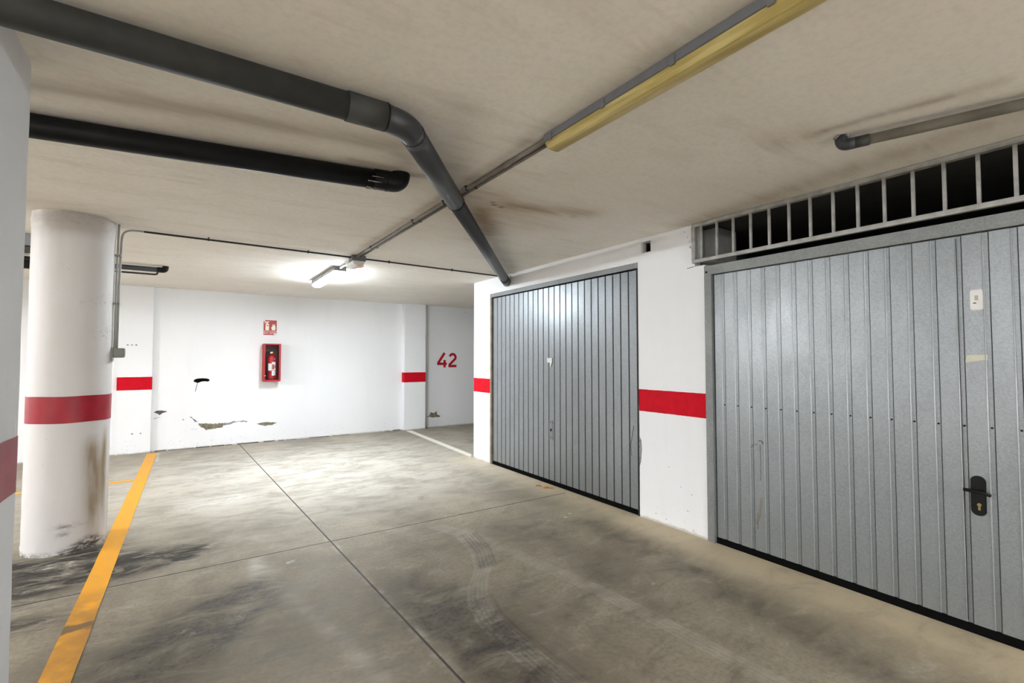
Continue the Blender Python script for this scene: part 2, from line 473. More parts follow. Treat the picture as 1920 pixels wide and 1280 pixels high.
def f_blot(P):
    o = 1.0 * stroke(P, [(-1.10, 4.60), (-0.80, 4.50), (-0.52, 4.66)], 0.13)
    o += 0.95 * stroke(P, [(-1.30, 4.30), (-0.80, 4.18), (-0.50, 4.20)], 0.16)
    o += 0.95 * stroke(P, [(-0.42, 4.40), (-0.15, 4.32), (0.05, 4.30)], 0.13)
    o += 0.8 * stroke(P, [(-0.42, 4.10), (-0.20, 4.10), (0.0, 4.16)], 0.10)
    o += 0.7 * ell(P, -0.85, 4.25, 0.35, 0.45)
    o += 0.7 * stroke(P, [(-1.0, 3.68), (-0.62, 3.56)], 0.10)
    o += 0.2 * stroke(P, [(-0.40, 3.0), (0.1, 3.3), (0.4, 3.45)], 0.16)
    o += 0.15 * stroke(P, [(1.22, 2.4), (1.22, 1.6)], 0.13)
    return o
def f_light(P):
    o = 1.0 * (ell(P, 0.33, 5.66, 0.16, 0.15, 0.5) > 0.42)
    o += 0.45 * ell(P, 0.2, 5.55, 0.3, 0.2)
    arc = [(1.75, 3.75), (1.86, 3.45), (1.80, 3.09), (1.69, 2.83), (1.54, 2.65), (1.44, 2.48), (1.38, 2.27), (1.37, 2.06), (1.38, 1.85), (1.42, 1.4)]
    for k in range(5):
        d = -0.075 + 0.03 * k
        o += 0.36 * stroke(P, [(x + d, y) for x, y in arc], 0.009)
    str_ = [(1.88, 3.55), (1.97, 2.93), (2.04, 2.51), (2.09, 2.17), (2.12, 1.85), (2.15, 1.25), (2.16, .8)]
    for k in range(4):
        d = -0.045 + 0.03 * k
        o += 0.30 * stroke(P, [(x + d, y) for x, y in str_], 0.009)
    o += 0.32 * stroke(P, [(0.40, 3.82), (0.33, 3.3), (0.15, 2.8)], 0.045)
    o += 0.32 * stroke(P, [(0.40, 3.82), (0.47, 3.3), (0.57, 2.86), (0.65, 2.51), (0.72, 2.1)], 0.05)
    for (x, y) in [(0.58, 3.65), (0.61, 3.66), (-0.01, 3.04), (0.03, 3.0), (2.44, 2.03), (2.9, 3.35), (2.80, 3.30)]:
        o += 1.0 * (np.hypot(P[:, 0] - x, P[:, 1] - y) < 0.016)
    o += 0.80 * ell(P, 1.3, 6.9, 3.0, 1.9) + 0.35 * ell(P, 1.5, 5.0, 1.6, 0.9)  # dusty paler floor plus the far lamp's pool of light, painted in
    o += 0.6 * stroke(P, [(-0.40, 8.9), (-0.38, 8.2)], 0.02)
    o += 0.8 * (stroke(P, [(-0.56, 4.76), (-0.54, 4.70)], 0.02) > 0.5)
    return o
def f_tan(P):
    x, y = P.T
    o = np.exp(-((x - 3.34) / 0.34) ** 2) * (y < 6.2) * 1.0
    o += 0.3 * np.exp(-((x - 3.30) / 0.6) ** 2) * (y < 3)
    return o
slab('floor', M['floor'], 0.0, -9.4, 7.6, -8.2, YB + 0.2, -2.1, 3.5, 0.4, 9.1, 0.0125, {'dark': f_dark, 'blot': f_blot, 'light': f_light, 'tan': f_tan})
floor = bpy.data.objects['floor']
tag(floor, 'stained bare concrete garage floor with saw-cut joints', 'floor', kind='structure')

def f_brown(P):
    o = 0.7 * stroke(P, [(1.50, 2.72), (1.9, 2.78), (2.45, 2.62)], 0.12)
    o += 0.7 * stroke(P, [(1.75, 3.02), (2.0, 3.35), (2.15, 3.7)], 0.10)
    o += 0.35 * ell(P, 1.9, 3.0, 0.6, 0.35)
    o += 0.45 * stroke(P, [(3.3, 2.35), (3.2, 1.6), (3.1, 0.9), (3.0, 0.4)], 0.12)
    o += 0.5 * ell(P, 2.45, 1.15, 0.16, 0.14)
    o += 0.4 * stroke(P, [(2.50, 1.06), (2.53, 0.81), (2.62, 0.45)], 0.05)
    o += 0.25 * stroke(P, [(-1.2, 2.55), (0.1, 2.48), (0.8, 2.3)], 0.10)  # brown tint of the black pipe's shadow, painted on the ceiling
    o += 0.5 * ell(P, 1.02, 2.72, 0.18, 0.16)
    o += 0.25 * ell(P, -0.8, 4.6, 0.5, 0.3)
    o += 0.3 * stroke(P, [(1.35, 4.6), (1.38, 2.9)], 0.05)
    return o
def f_dirt_shade(P):  # ceiling dirt marks plus shadows painted in beside the pipes
    o = 0.42 * stroke(P, [(-0.6, 2.62), (0.2, 2.44), (0.85, 2.35), (0.98, 2.5)], 0.07)  # black drain pipe's shadow band, painted on its near side
    o += 0.5 * stroke(P, [(2.49, 1.02), (2.52, 0.86), (2.60, 0.60)], 0.025)
    o += 0.7 * (stroke(P, [(1.05, 2.64), (1.15, 2.60)], 0.04))
    o += 0.5 * stroke(P, [(0.7, 2.62), (0.95, 2.60)], 0.03)
    o += 0.45 * stroke(P, [(2.40, 2.72), (2.42, 2.74)], 0.03)
    o += 0.30 * stroke(P, [(0.95, 1.85), (1.15, 2.2), (1.3, 2.5)], 0.12)
    o += 0.30 * stroke(P, [(2.0, 3.25), (2.6, 4.0), (3.2, 4.7)], 0.10)
    o += 0.28 * stroke(P, [(1.36, 1.9), (1.37, 0.2)], 0.06)
    o += 0.35 * stroke(P, [(1.38, 5.0), (1.38, 1.9)], 0.035)
    for (x, y) in [(1.72, 2.80), (1.75, 2.83), (1.83, 2.85)]:
        o += 0.9 * (np.hypot(P[:, 0] - x, P[:, 1] - y) < 0.02)
    return o
ceiling = slab('ceiling', M['ceiling'], ZC, -9.4, 7.6, -8.2, YB + 0.2, -2.0, 3.5, 0.2, 6.2, 0.0175, {'brown': f_brown, 'dirt_shade': f_dirt_shade}, flip=True)
tag(ceiling, 'beige water-stained plaster ceiling', 'ceiling', kind='structure')
sol = ceiling.modifiers.new('thickness', 'SOLIDIFY'); sol.thickness = 0.15; sol.offset = -1

# ------------------------------------------------------------------ walls with openings
def wall_x(name, mat, xa, xb, y0, y1, z0, z1, holes, kind='structure', parent=None):
    """wall standing in the Y-Z plane between x = xa and xb with rectangular openings (y0, y1, z0, z1)"""
    ys = sorted({y0, y1, *[h[0] for h in holes], *[h[1] for h in holes]})
    zs = sorted({z0, z1, *[h[2] for h in holes], *[h[3] for h in holes]})
    ys = [y for y in ys if y0 <= y <= y1]; zs = [z for z in zs if z0 <= z <= z1]
    def solid(i, j):
        if i < 0 or j < 0 or i >= len(ys) - 1 or j >= len(zs) - 1: return False
        cy, cz = (ys[i] + ys[i + 1]) / 2, (zs[j] + zs[j + 1]) / 2
        return not any(h[0] < cy < h[1] and h[2] < cz < h[3] for h in holes)
    m = MB()
    for i in range(len(ys) - 1):
        for j in range(len(zs) - 1):
            if not solid(i, j): continue
            a, b, c, d = ys[i], ys[i + 1], zs[j], zs[j + 1]
            for x in (xa, xb): m.quad((x, a, c), (x, b, c), (x, b, d), (x, a, d))
            if not solid(i - 1, j): m.quad((xa, a, c), (xb, a, c), (xb, a, d), (xa, a, d))
            if not solid(i + 1, j): m.quad((xa, b, c), (xb, b, c), (xb, b, d), (xa, b, d))
            if not solid(i, j - 1): m.quad((xa, a, c), (xa, b, c), (xb, b, c), (xb, a, c))
            if not solid(i, j + 1): m.quad((xa, a, d), (xa, b, d), (xb, b, d), (xb, a, d))
    return m.build(name, mat, parent)

D1 = (2.94, 5.535)         # door nearest the end wall: y range
D2 = (-0.36, 2.255)        # near door
wr = wall_x('wall_right', M['wall_band'], XW, XW + WT, -8.0, 5.985, 0, ZC,
            [(D1[0], D1[1], 0, 2.30), (D2[0], D2[1], 0, ZC), (2.255, 2.345, 2.165, ZC), (-0.45, -0.36, 2.165, ZC), (2.79, 2.90, 2.375, 2.475)])
tag(wr, 'white plastered garage front wall with a red painted band', 'wall', kind='structure')
ge = MB().box(XW + WT, 7.4, 5.985 - WT, 5.985, 0, ZC).build('wall_garage_end', M['wall'])
tag(ge, 'white side wall of the last lock-up garage', 'wall', kind='structure')
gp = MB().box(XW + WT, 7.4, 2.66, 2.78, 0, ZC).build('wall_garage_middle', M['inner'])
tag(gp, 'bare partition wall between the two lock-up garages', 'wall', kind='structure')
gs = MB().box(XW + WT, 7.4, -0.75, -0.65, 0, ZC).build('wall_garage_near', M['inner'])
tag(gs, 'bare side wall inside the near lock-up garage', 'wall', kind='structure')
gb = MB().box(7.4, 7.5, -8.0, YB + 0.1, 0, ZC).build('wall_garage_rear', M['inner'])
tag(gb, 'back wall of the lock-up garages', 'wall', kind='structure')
so_ = MB().box(XW + WT + .001, 7.39, -.64, 2.65, ZC - .012, ZC).build('trim_5', M['inner']); tag(so_, 'dark sheet added under the near garage ceiling to deepen its shade', 'ceiling', kind='structure')  # dark sheet added so the garage ceiling reads as shaded
# concrete stub behind the grille, seen through its first bars
st_ = MB().box(XW + 0.18, XW + 0.46, 2.26, 2.655, 0, ZC - .013).build('trim_4', plain('grey_render', (0.30, 0.29, 0.275), 0.9))
tag(st_, 'grey rendered pier inside the near garage behind the grille', 'pier', kind='structure')

back = MB().box(-9.2, 7.4, YB, YB + 0.16, 0, ZC).build('wall_back', M['wall'])
tag(back, 'white painted end wall with crumbling plaster low down', 'wall', kind='structure')
p1 = MB().box(-0.915, -0.50, YB - 0.055, YB + 0.01, 0, ZC).build('trim_1', M['wall_band'], bevel=0.006)
tag(p1, 'shallow white pier with a red band beside the round column', 'pier', kind='structure')
p2 = MB().box(3.47, 3.925, YB - 0.13, YB + 0.01, 0, ZC).build('trim_2', M['wall_band'], bevel=0.006)
tag(p2, 'shallow white pier with a red band left of the number 42', 'pier', kind='structure')
wl = MB().box(-9.3, -9.2, -8.0, YB + 0.1, 0, ZC).build('wall_left', M['wall']); tag(wl, 'white far side wall of the garage hall', 'wall', kind='structure')
wf = MB().box(-9.2, 7.4, -8.1, -8.0, 0, ZC).build('wall_front', M['wall']); tag(wf, 'white wall closing the hall behind the viewer', 'wall', kind='structure')

# ---- crumbled plaster, paint mark, painted number: parts of the end wall
rnd = random.Random(7)
def blob(y, outline, name, mat, parent, label=None, depth=0.003):
    """irregular flat patch standing just proud of the wall face y; outline in (x, z)"""
    m = MB()
    pts = []
    k = len(outline)
    for i in range(k):
        a, b = outline[i], outline[(i + 1) % k]
        for t in (0, 0.33, 0.66):
            j = 0.10 * math.hypot(b[0] - a[0], b[1] - a[1])
            pts.append((a[0] + (b[0] - a[0]) * t + rnd.uniform(-j, j), a[1] + (b[1] - a[1]) * t + rnd.uniform(-j, j)))
    n = len(pts)
    for i in range(n):
        j = (i + 1) % n
        m.quad((pts[i][0], y, pts[i][1]), (pts[j][0], y, pts[j][1]), (pts[j][0], y - depth, pts[j][1]), (pts[i][0], y - depth, pts[i][1]))
    m.poly([(p[0], y - depth, p[1]) for p in pts])
    o = m.build(name, mat, parent)
    if label: o['label'] = label
    return o
def band_patch(y, pts, name, mat, parent, label=None, depth=0.003):
    """ragged strip along (x, z, half height) stations"""
    up = [(x, z + h) for x, z, h in pts]; lo = [(x, z - h) for x, z, h in reversed(pts)]
    return blob(y, up + lo, name, mat, parent, label, depth)
band_patch(YB, [(-0.47, .60, .004), (-0.43, .60, .022), (-0.40, .585, .036), (-0.36, .60, .018), (-0.31, .605, .003)], 'plaster_chip', M['mortar_dark'], back, 'small dark hole chipped in the plaster near the pier')
band_patch(YB, [(0.10, .385, .004), (0.14, .35, .028), (0.20, .325, .05), (0.28, .325, .045), (0.36, .33, .035), (0.44, .335, .03)], 'plaster_chip', M['mortar'], back, 'long chipped plaster hole showing tan mortar')
band_patch(YB, [(0.44, .345, .018), (0.52, .355, .016), (0.60, .375, .012), (0.70, .378, .010), (0.78, .368, .012)], 'plaster_chip', M['mortar_grey'], back, 'loose grey flaking plaster edge')
band_patch(YB, [(0.93, .315, .004), (0.98, .31, .016), (1.06, .305, .03), (1.14, .30, .024), (1.22, .315, .006)], 'plaster_chip', M['mortar'], back, 'oval chipped plaster hole right of the long one')
blob(YB, [(3.99, .215), (4.06, .24), (4.10, .31), (4.17, .29), (4.23, .33), (4.24, .25), (4.33, .215), (4.16, .205)], 'plaster_chip', M['mortar'], back, 'triangular chipped plaster hole below the number 42')
for (x, z) in [(0.06, .42), (-0.1, .46), (-0.75, 1.62), (-0.70, 1.62), (-0.80, 1.62), (-0.62, .30), (-0.72, .30), (4.9, 2.42), (0.0, .49)]:
    blob(YB if x > -0.5 else YB - 0.055, [(x - .012, z - .008), (x + .01, z - .01), (x + .013, z + .008), (x - .01, z + .009)], 'plaster_pit', M['mortar_grey'], back if x > -.5 else p1)
for a, b in (((-0.02, .50), (0.10, .40)), ((-0.48, .50), (-0.38, .52)), ((0.0, .30), (0.1, .285))):
    L_ = math.hypot(b[0] - a[0], b[1] - a[1])
    pts = [(a[0] + (b[0] - a[0]) * t, a[1] + (b[1] - a[1]) * t + rnd.uniform(-.008, .008), .0013) for t in (0, .25, .5, .75, 1)]
    band_patch(YB, pts, 'plaster_crack', M['mortar_grey'], back, depth=0.0015)
# gap along the foot of the end wall
gm = MB()
x = -0.45
while x < 3.4:
    L_ = rnd.uniform(0.08, 0.35)
    if rnd.random() < 0.75: gm.box(x, x + L_, YB - 0.004, YB, 0.0, rnd.uniform(0.006, 0.016))
    x += L_ + rnd.uniform(0.0, 0.08)
gm.build('dirt_seam', plain('dirt_line', (0.10, 0.09, 0.075), 0.9), back)

def ribbon(m, pts, wd, y, depth, closed=False):
    """flat painted stroke in the X-Z plane along pts"""
    P = [Vector((p[0], 0, p[1])) for p in pts]; n = len(P); Ls = []
    for i in range(n):
        a = P[max(i - 1, 0)]; b = P[min(i + 1, n - 1)]
        if 0 < i < n - 1:
            t = ((P[i] - P[i - 1]).normalized() + (P[i + 1] - P[i]).normalized()); 
            cosb = max(0.35, t.length / 2); t.normalize()
        else: t = (b - a).normalized(); cosb = 1
        nn = Vector((-t.z, 0, t.x)) * (wd / 2 / cosb)
        Ls.append((P[i] + nn, P[i] - nn))
    for i in range(n - 1):
        q = [Ls[i][0], Ls[i][1], Ls[i + 1][1], Ls[i + 1][0]]
        f = [(v.x, y - depth, v.z) for v in q]; bk = [(v.x, y, v.z) for v in q]
        m.quad(*f)
        m.quad(f[0], f[3], bk[3], bk[0]); m.quad(f[1], f[2], bk[2], bk[1])
        if i == 0: m.quad(f[0], f[1], bk[1], bk[0])
        if i == n - 2: m.quad(f[3], f[2], bk[2], bk[3])
nm = MB()
# "4": slanted stroke, foot bar, short stem;  "2": hooked top, slanted stroke, foot bar
z0, z1 = 1.232, 1.535
ribbon(nm, [(4.405, z1), (4.262, z0 + .095), (4.262, z0 + .075)], .055, YB, .002)
ribbon(nm, [(4.235, z0 + .075), (4.455, z0 + .075)], .052, YB, .0022)
ribbon(nm, [(4.405, z0 + .155), (4.405, z0 - .002)], .052, YB, .0024)
cx, cz, r = 4.594, z1 - .092, .068
arc = [(cx + r * math.cos(a), cz + r * math.sin(a)) for a in [R(d) for d in range(165, -31, -15)]]
ribbon(nm, arc + [(4.525, z0 + .06), (4.520, z0 + .03)], .052, YB, .002)
ribbon(nm, [(4.495, z0 + .026), (4.685, z0 + .026)], .052, YB, .0022)
o = nm.build('painted_number', M['paint_red'], back); o['label'] = 'red painted number 42'
# black spray mark with one thin drip
sm = MB()
sp = [(0.02, 1.055), (0.035, 1.085), (0.075, 1.10), (0.14, 1.103), (0.20, 1.098), (0.235, 1.083), (0.237, 1.06), (0.215, 1.047), (0.17, 1.053), (0.13, 1.05), (0.09, 1.032), (0.06, 1.035)]
n_ = len(sp)
sm.poly([(a, YB - .0015, b) for a, b in sp])
for i in range(n_):
    a, b = sp[i], sp[(i + 1) % n_]
    sm.quad((a[0], YB, a[1]), (b[0], YB, b[1]), (b[0], YB - .0015, b[1]), (a[0], YB - .0015, a[1]))
ribbon(sm, [(0.078, 1.04), (0.064, 0.97), (0.048, 0.895)], .007, YB, .0015)
o = sm.build('paint_mark', M['paint_black'], back); o['label'] = 'black sprayed dash with a thin drip'

# ------------------------------------------------------------------ floor markings
def strip(name, mat, pts, label, z=0.003):
    m = MB(); m.prism([(p[0], p[1]) for p in pts], (0, 0, 0.0002), (0, 0, z), (1, 0, 0), (0, 1, 0))
    o = m.build(name, mat, floor); o['label'] = label; return o
def edge_line(x0, x1, ya, yb, n, jit):
    a = [(x0 + rnd.uniform(-jit, jit), ya + (yb - ya) * i / n) for i in range(n + 1)]
    b = [(x1 + rnd.uniform(-jit, jit), yb + (ya - yb) * i / n) for i in range(n + 1)]
    return a + b
strip('bay_line', M['yellow'], edge_line(-0.533, -0.413, 8.95, -3.0, 60, 0.0022), 'yellow bay line running past the round column')
strip('bay_line', M['yellow'], [(-0.54, 7.035), (-0.54, 7.135), (-5.0, 7.16), (-5.0, 7.06)], 'thin yellow cross line behind the round column')
strip('bay_line', M['white_line'], [(3.35, 6.04), (3.455, 6.20), (3.61, 8.90), (3.50, 8.93)], 'pale worn bay line leading to the number 42 bay')
m = MB()
for k in range(9):
    x = 3.27 + rnd.uniform(-.05, .05); y = 4.19 + rnd.uniform(-.09, .09); r = rnd.uniform(.012, .035)
    m.poly([(x + r * math.cos(t) * rnd.uniform(.6, 1.1), y + r * 1.2 * math.sin(t) * rnd.uniform(.6, 1.1), .001 + .0001 * k) for t in [i * .785 for i in range(8)]])
o = m.build('rust_stain', M['rust'], floor); o['label'] = 'orange rust stain at the foot of the far garage door'

# ------------------------------------------------------------------ round columns
def add_attr(o, name, fn):
    me = o.data; n = len(me.vertices)
    co = np.empty(n * 3, np.float32); me.vertices.foreach_get('co', co); co = co.reshape(-1, 3)
    W = np.array(o.matrix_world.translation) if o.parent is None else np.array(o.parent.location) + np.array(o.location)
    at = me.attributes.new(name, 'FLOAT', 'POINT')
    at.data.foreach_set('value', np.clip(fn(co + W), 0, 1).astype(np.float32))

def column(cx, cy, label, r=0.242, stained=False):
    root = empty('round_column', (cx, cy, 0)); tag(root, label, 'column')
    m = MB(); seg = 96
    zs = list(np.arange(0.0, 2.395, 0.02)) + [2.395, 2.41, 2.425, 2.44, 2.46, 2.48, 2.495, ZC]
    n0 = 0
    for z in zs:
        for k in range(seg):
            a = 2 * math.pi * k / seg
            d = 0.0035 * mnoise.noise(Vector((math.cos(a) * 1.5 + cx, math.sin(a) * 1.5, z * 1.2)))
            d += 0.0015 * mnoise.noise(Vector((math.cos(a) * 6, math.sin(a) * 6, z * 9)))
            if z > 2.40: d += 0.006 + 0.005 * mnoise.noise(Vector((math.cos(a) * 4, math.sin(a) * 4, z * 20)))
            if z > 2.47: d -= 0.006
            if z < 0.10: d += 0.005 * mnoise.noise(Vector((math.cos(a) * 9, math.sin(a) * 9, z * 30)))
            m.v.append((cx + (r + d) * math.cos(a), cy + (r + d) * math.sin(a), z))
    for i in range(len(zs) - 1):
        for k in range(seg):
            k2 = (k + 1) % seg
            m.f.append((i * seg + k, i * seg + k2, (i + 1) * seg + k2, (i + 1) * seg + k)); m.smooth.append(True)
    shaft = m.build('shaft', M['column'], root)
    def ang(P): return np.degrees(np.arctan2(P[:, 1] - cy, P[:, 0] - cx))
    if stained:
        def rust(P):
            a = ang(P); z = P[:, 2]
            o = 1.2 * np.exp(-((a + 47 + (z - .5) * 6) / 11) ** 2) * np.clip((0.86 - z) / .12, 0, 1) * np.clip((z - .10) / .25, 0, 1) * 0.8
            o += np.exp(-((a + 22) / 7) ** 2) * np.clip((0.92 - z) / .15, 0, 1) * np.clip((z - .15) / .5, 0, 1) * .95
            o += np.exp(-((a + 33) / 18) ** 2) * np.clip((0.80 - z) / .2, 0, 1) * .5
            o += np.exp(-((a + 2) / 5) ** 2) * np.clip((0.86 - z) / .15, 0, 1) * .5
            return o
        def grime(P):
            a = ang(P); z = P[:, 2]
            return np.clip((0.035 + 0.075 * np.exp(-((a + 50) / 28) ** 2) - z) / 0.05, 0, 1) * 1.6 + 0.9 * np.exp(-((z - .20) / .014) ** 2) * np.exp(-((a + 78) / 16) ** 2) + 0.9 * np.exp(-((z - .145) / .016) ** 2) * np.exp(-((a + 85) / 8) ** 2)
        def scuff(P):
            a = ang(P); z = P[:, 2]
            return np.exp(-((z - 1.87 - (a + 40) * 0.0012) / .03) ** 2) * np.exp(-((a + 35) / 28) ** 2) + .7 * np.exp(-((z - 1.62) / .05) ** 2) * np.exp(-((a + 30) / 22) ** 2) + .25 * np.clip((z - 2.38) / .05, 0, 1)
    else:
        rust = lambda P: P[:, 2] * 0
        grime = lambda P: np.clip((0.05 - P[:, 2]) / 0.05, 0, 1)
        scuff = lambda P: .15 * np.clip((P[:, 2] - 2.40) / .05, 0, 1)
    add_attr(shaft, 'rust', rust); add_attr(shaft, 'grime', grime); add_attr(shaft, 'scuff', scuff)
    b = MB(); seg = 96
    for z in np.linspace(BAND_LO, BAND_HI, 8):
        for k in range(seg):
            a = 2 * math.pi * k / seg
            d = 0.0035 * mnoise.noise(Vector((math.cos(a) * 1.5 + cx, math.sin(a) * 1.5, z * 1.2))) + 0.0015 * mnoise.noise(Vector((math.cos(a) * 6, math.sin(a) * 6, z * 9)))
            b.v.append((cx + (r + d + .0022) * math.cos(a), cy + (r + d + .0022) * math.sin(a), z + .0015 * math.sin(a * 5)))
    for i in range(7):
        for k in range(seg):
            k2 = (k + 1) % seg
            b.f.append((i * seg + k, i * seg + k2, (i + 1) * seg + k2, (i + 1) * seg + k)); b.smooth.append(True)
    o = b.build('painted_band', plain('red_band_paint', (0.34, 0.001, 0.014), 0.42, 0, 0.2, 11, 0.15), root)
    o['label'] = 'glossy red painted band'
    return root
col_far = column(-0.775, 4.94, 'stained round white column beside the yellow line, carrying a grey switch box', stained=True)
# square pillar close to the viewer, its lane-side face just in view
sp_ = empty('square_pillar', (-0.76, 2.23, 0)); tag(sp_, 'square grey-white pillar with a red band cut off by the left picture edge', 'pillar')
def slab_pillar(x0, x1, y0, y1, z0, z1, wob, grow=0.0):
    """rectangular shaft with softened corners and a hand-trowelled waviness"""
    m = MB(); cr = .012; per = []
    def side(a, b, n):
        for i in range(n): per.append((a[0] + (b[0] - a[0]) * i / n, a[1] + (b[1] - a[1]) * i / n))
    def corner(cx, cy, a0):
        for i in range(5):
            a = R(a0 + 90 * i / 4); per.append((cx + cr * math.cos(a), cy + cr * math.sin(a)))
    corner(x1 - cr, y0 + cr, -90); side((x1, y0 + cr), (x1, y1 - cr), 24); corner(x1 - cr, y1 - cr, 0); side((x1 - cr, y1), (x0 + cr, y1), 24)
    corner(x0 + cr, y1 - cr, 90); side((x0, y1 - cr), (x0, y0 + cr), 24); corner(x0 + cr, y0 + cr, 180); side((x0 + cr, y0), (x1 - cr, y0), 24)
    n = len(per); mx, my = (x0 + x1) / 2, (y0 + y1) / 2
    zs = np.linspace(z0, z1, max(2, int((z1 - z0) / .03)))
    for z in zs:
        for (x, y) in per:
            d = wob * mnoise.noise(Vector((x * 3, y * 3, z * 1.0))) + wob * .35 * mnoise.noise(Vector((x * 14, y * 14, z * 5))) + grow
            L_ = math.hypot(x - mx, y - my); m.v.append((x + (x - mx) / L_ * d, y + (y - my) / L_ * d, z))
    for i in range(len(zs) - 1):
        for k in range(n):
            k2 = (k + 1) % n; m.f.append((i * n + k, i * n + k2, (i + 1) * n + k2, (i + 1) * n + k)); m.smooth.append(True)
    return m
slab_pillar(-1.01, -.515, 2.03, 2.432, 0, ZC, .006).build('shaft', wall_paint('pillar_paint', white=(0.70, 0.715, 0.73), dirty=.6, bumpst=.4), sp_)
o = slab_pillar(-1.01, -.515, 2.03, 2.432, BAND_LO - .005, BAND_HI, .006, .0018).build('painted_band', plain('pillar_red_band', (0.34, 0.012, 0.035), 0.5, 0, 0.3, 9, 0.2), sp_)
o['label'] = 'dull red painted band'

# ------------------------------------------------------------------ garage doors
def ribbed_panel(y0, y1, z0, z1, x, first, pitch, gw=0.016, gd=0.012):
    """sheet with vertical folded grooves; x is the outer face (towards -X)"""
    prof = [(y0, x)]; ends = []
    g = first
    while g + gw / 2 < y1 - 0.01:
        if g - gw / 2 > y0 + 0.01:
            prof += [(g - gw / 2 - .002, x), (g - gw / 2 + .002, x + gd), (g + gw / 2 - .003, x + gd), (g + gw / 2 + .002, x)]
        g += pitch
    prof.append((y1, x))
    m = MB()
    for (a, xa), (b, xb) in zip(prof[:-1], prof[1:]):
        m.quad((xa, a, z0), (xb, b, z0), (xb, b, z1), (xa, a, z1))
    t = x + gd + 0.012
    m.quad((t, y0, z0), (t, y1, z0), (t, y1, z1), (t, y0, z1))
    m.quad((x, y0, z0), (t, y0, z0), (t, y0, z1), (x, y0, z1)); m.quad((x, y1, z0), (t, y1, z0), (t, y1, z1), (x, y1, z1))
    return m, prof

def groove_shade(prof, z0, z1, x, gd, mat, parent, name='groove'):  # black strips that paint shade into the folded grooves
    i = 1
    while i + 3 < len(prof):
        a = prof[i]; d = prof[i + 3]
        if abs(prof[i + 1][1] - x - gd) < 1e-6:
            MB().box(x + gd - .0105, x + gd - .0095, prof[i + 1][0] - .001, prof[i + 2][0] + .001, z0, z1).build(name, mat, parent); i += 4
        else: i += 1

# door 1: far, plain up-and-over door
d1 = empty('door_1', (XW, (D1[0] + D1[1]) / 2, 0)); tag(d1, 'far galvanized up-and-over garage door with a torn paper scrap', 'garage door', kind='structure')
fx0, fx1 = XW - 0.004, XW + 0.06
MB().box(fx0, fx1, D1[0], D1[1], 2.248, 2.30).build('header', M['galv_frame'], d1, 0.002)
o = MB().box(fx0, fx1, D1[1] - .04, D1[1], 0, 2.248).build('jamb', M['jamb_brown'], d1, 0.002); o['label'] = 'brown rusty jamb'
MB().box(fx0, fx1, D1[0], D1[0] + .018, 0, 2.248).build('jamb', M['groove'], d1, 0.002)
pm, prof = ribbed_panel(2.968, 5.478, 0.045, 2.236, XW + 0.020, 3.072, 0.1004, gw=0.0135, gd=0.014)
pm.build('panel', M['galv'], d1)
groove_shade(prof, 0.05, 2.23, XW + 0.020, 0.014, M['groove'], d1)
o = MB().box(XW + .045, XW + .06, D1[0], D1[1], 0, 2.25).build('backing_shadow_gap', M['rubber'], d1)
MB().box(XW + .010, XW + .045, 2.966, 5.48, 0.0, 0.043).build('bottom_seal', M['rubber'], d1)
for a, b, c, d in ((2.958, 2.966, .045, 2.245), (2.9585, 5.49, 2.236, 2.246)):
    MB().box(XW + .012, XW + .03, a, b, c, d).build('edge_gasket', M['rubber'], d1)
# empty lock position: plate and hole
lk = MB().box(XW + .0155, XW + .0198, 4.20, 4.27, .50, .72).build('lock_plate', M['galv_frame'], d1, .001)
MB().lathe([(0.0, 0), (0.018, 0), (0.018, .004), (0, .004)], (0, 0, 0), 16, False)
def disc_x(name, mat, parent, x, y, z, r, t, seg=20):
    m = MB(); m.tube([(x, y, z), (x - t, y, z)], r, seg); return m.build(name, mat, parent)
o = disc_x('lock_hole', M['black'], lk, XW + .0155, 4.235, .61, .017, .0015); 
for dz in (-.085, .085):
    for dy in (-.02, .02): disc_x('screw', M['groove'], lk, XW + .0155, 4.235 + dy, .61 + dz, .006, .0015, 10)
pp = MB(); pz = [(4.30, 1.425), (4.21, 1.425), (4.205, 1.385), (4.245, 1.31), (4.25, 1.37), (4.30, 1.375)]
pp.prism([(a, b) for a, b in pz], (XW + .0135, 0, 0), (XW + .0125, 0, 0), (0, 1, 0), (0, 0, 1))
o = pp.build('paper_scrap', M['paper'], d1); o['label'] = 'torn white paper scrap'
for a, b in (((3.02, .80), (3.06, .62)), ((3.06, .62), (3.05, .52))):
    m = MB(); m.tube([(XW + .0195, a[0], a[1]), (XW + .0195, b[0], b[1])], .003, 6); m.build('scratch', M['scratch'], d1)

# door 2: near door with wicket handle
d2 = empty('door_2', (XW, (D2[0] + D2[1]) / 2, 0)); tag(d2, 'near galvanized garage door with black lever handle, under the barred grille', 'garage door', kind='structure')
PX = XW + 0.012
MB().box(XW - .012, XW + .05, D2[0], D2[1], 2.078, 2.150).build('header', M['galv_frame'], d2, 0.002)
MB().box(XW - .012, XW + .05, D2[1] - .062, D2[1], 0, 2.078).build('jamb', M['galv_frame'], d2, 0.002)
MB().box(XW - .012, XW + .05, D2[0], D2[0] + .062, 0, 2.078).build('jamb', M['galv_frame'], d2, 0.002)
disc_x('bolt', M['black'], d2, XW - .012, 2.232, 2.10, .009, .004, 12)
G0 = 0.544 - 0.1045 * 8
pm, prof = ribbed_panel(-.290, 2.182, 0.048, 2.072, PX, G0, 0.1045, gw=0.020, gd=0.006)
panel2 = pm.build('panel', M['galv'], d2)
MB().box(XW + .04, XW + .05, -.30, 2.20, 0, 2.10).build('backing_shadow_gap', M['rubber'], d2)
MB().box(PX - .002, PX + .02, -.29, 2.19, 0.0, 0.046).build('bottom_seal', M['rubber'], d2)
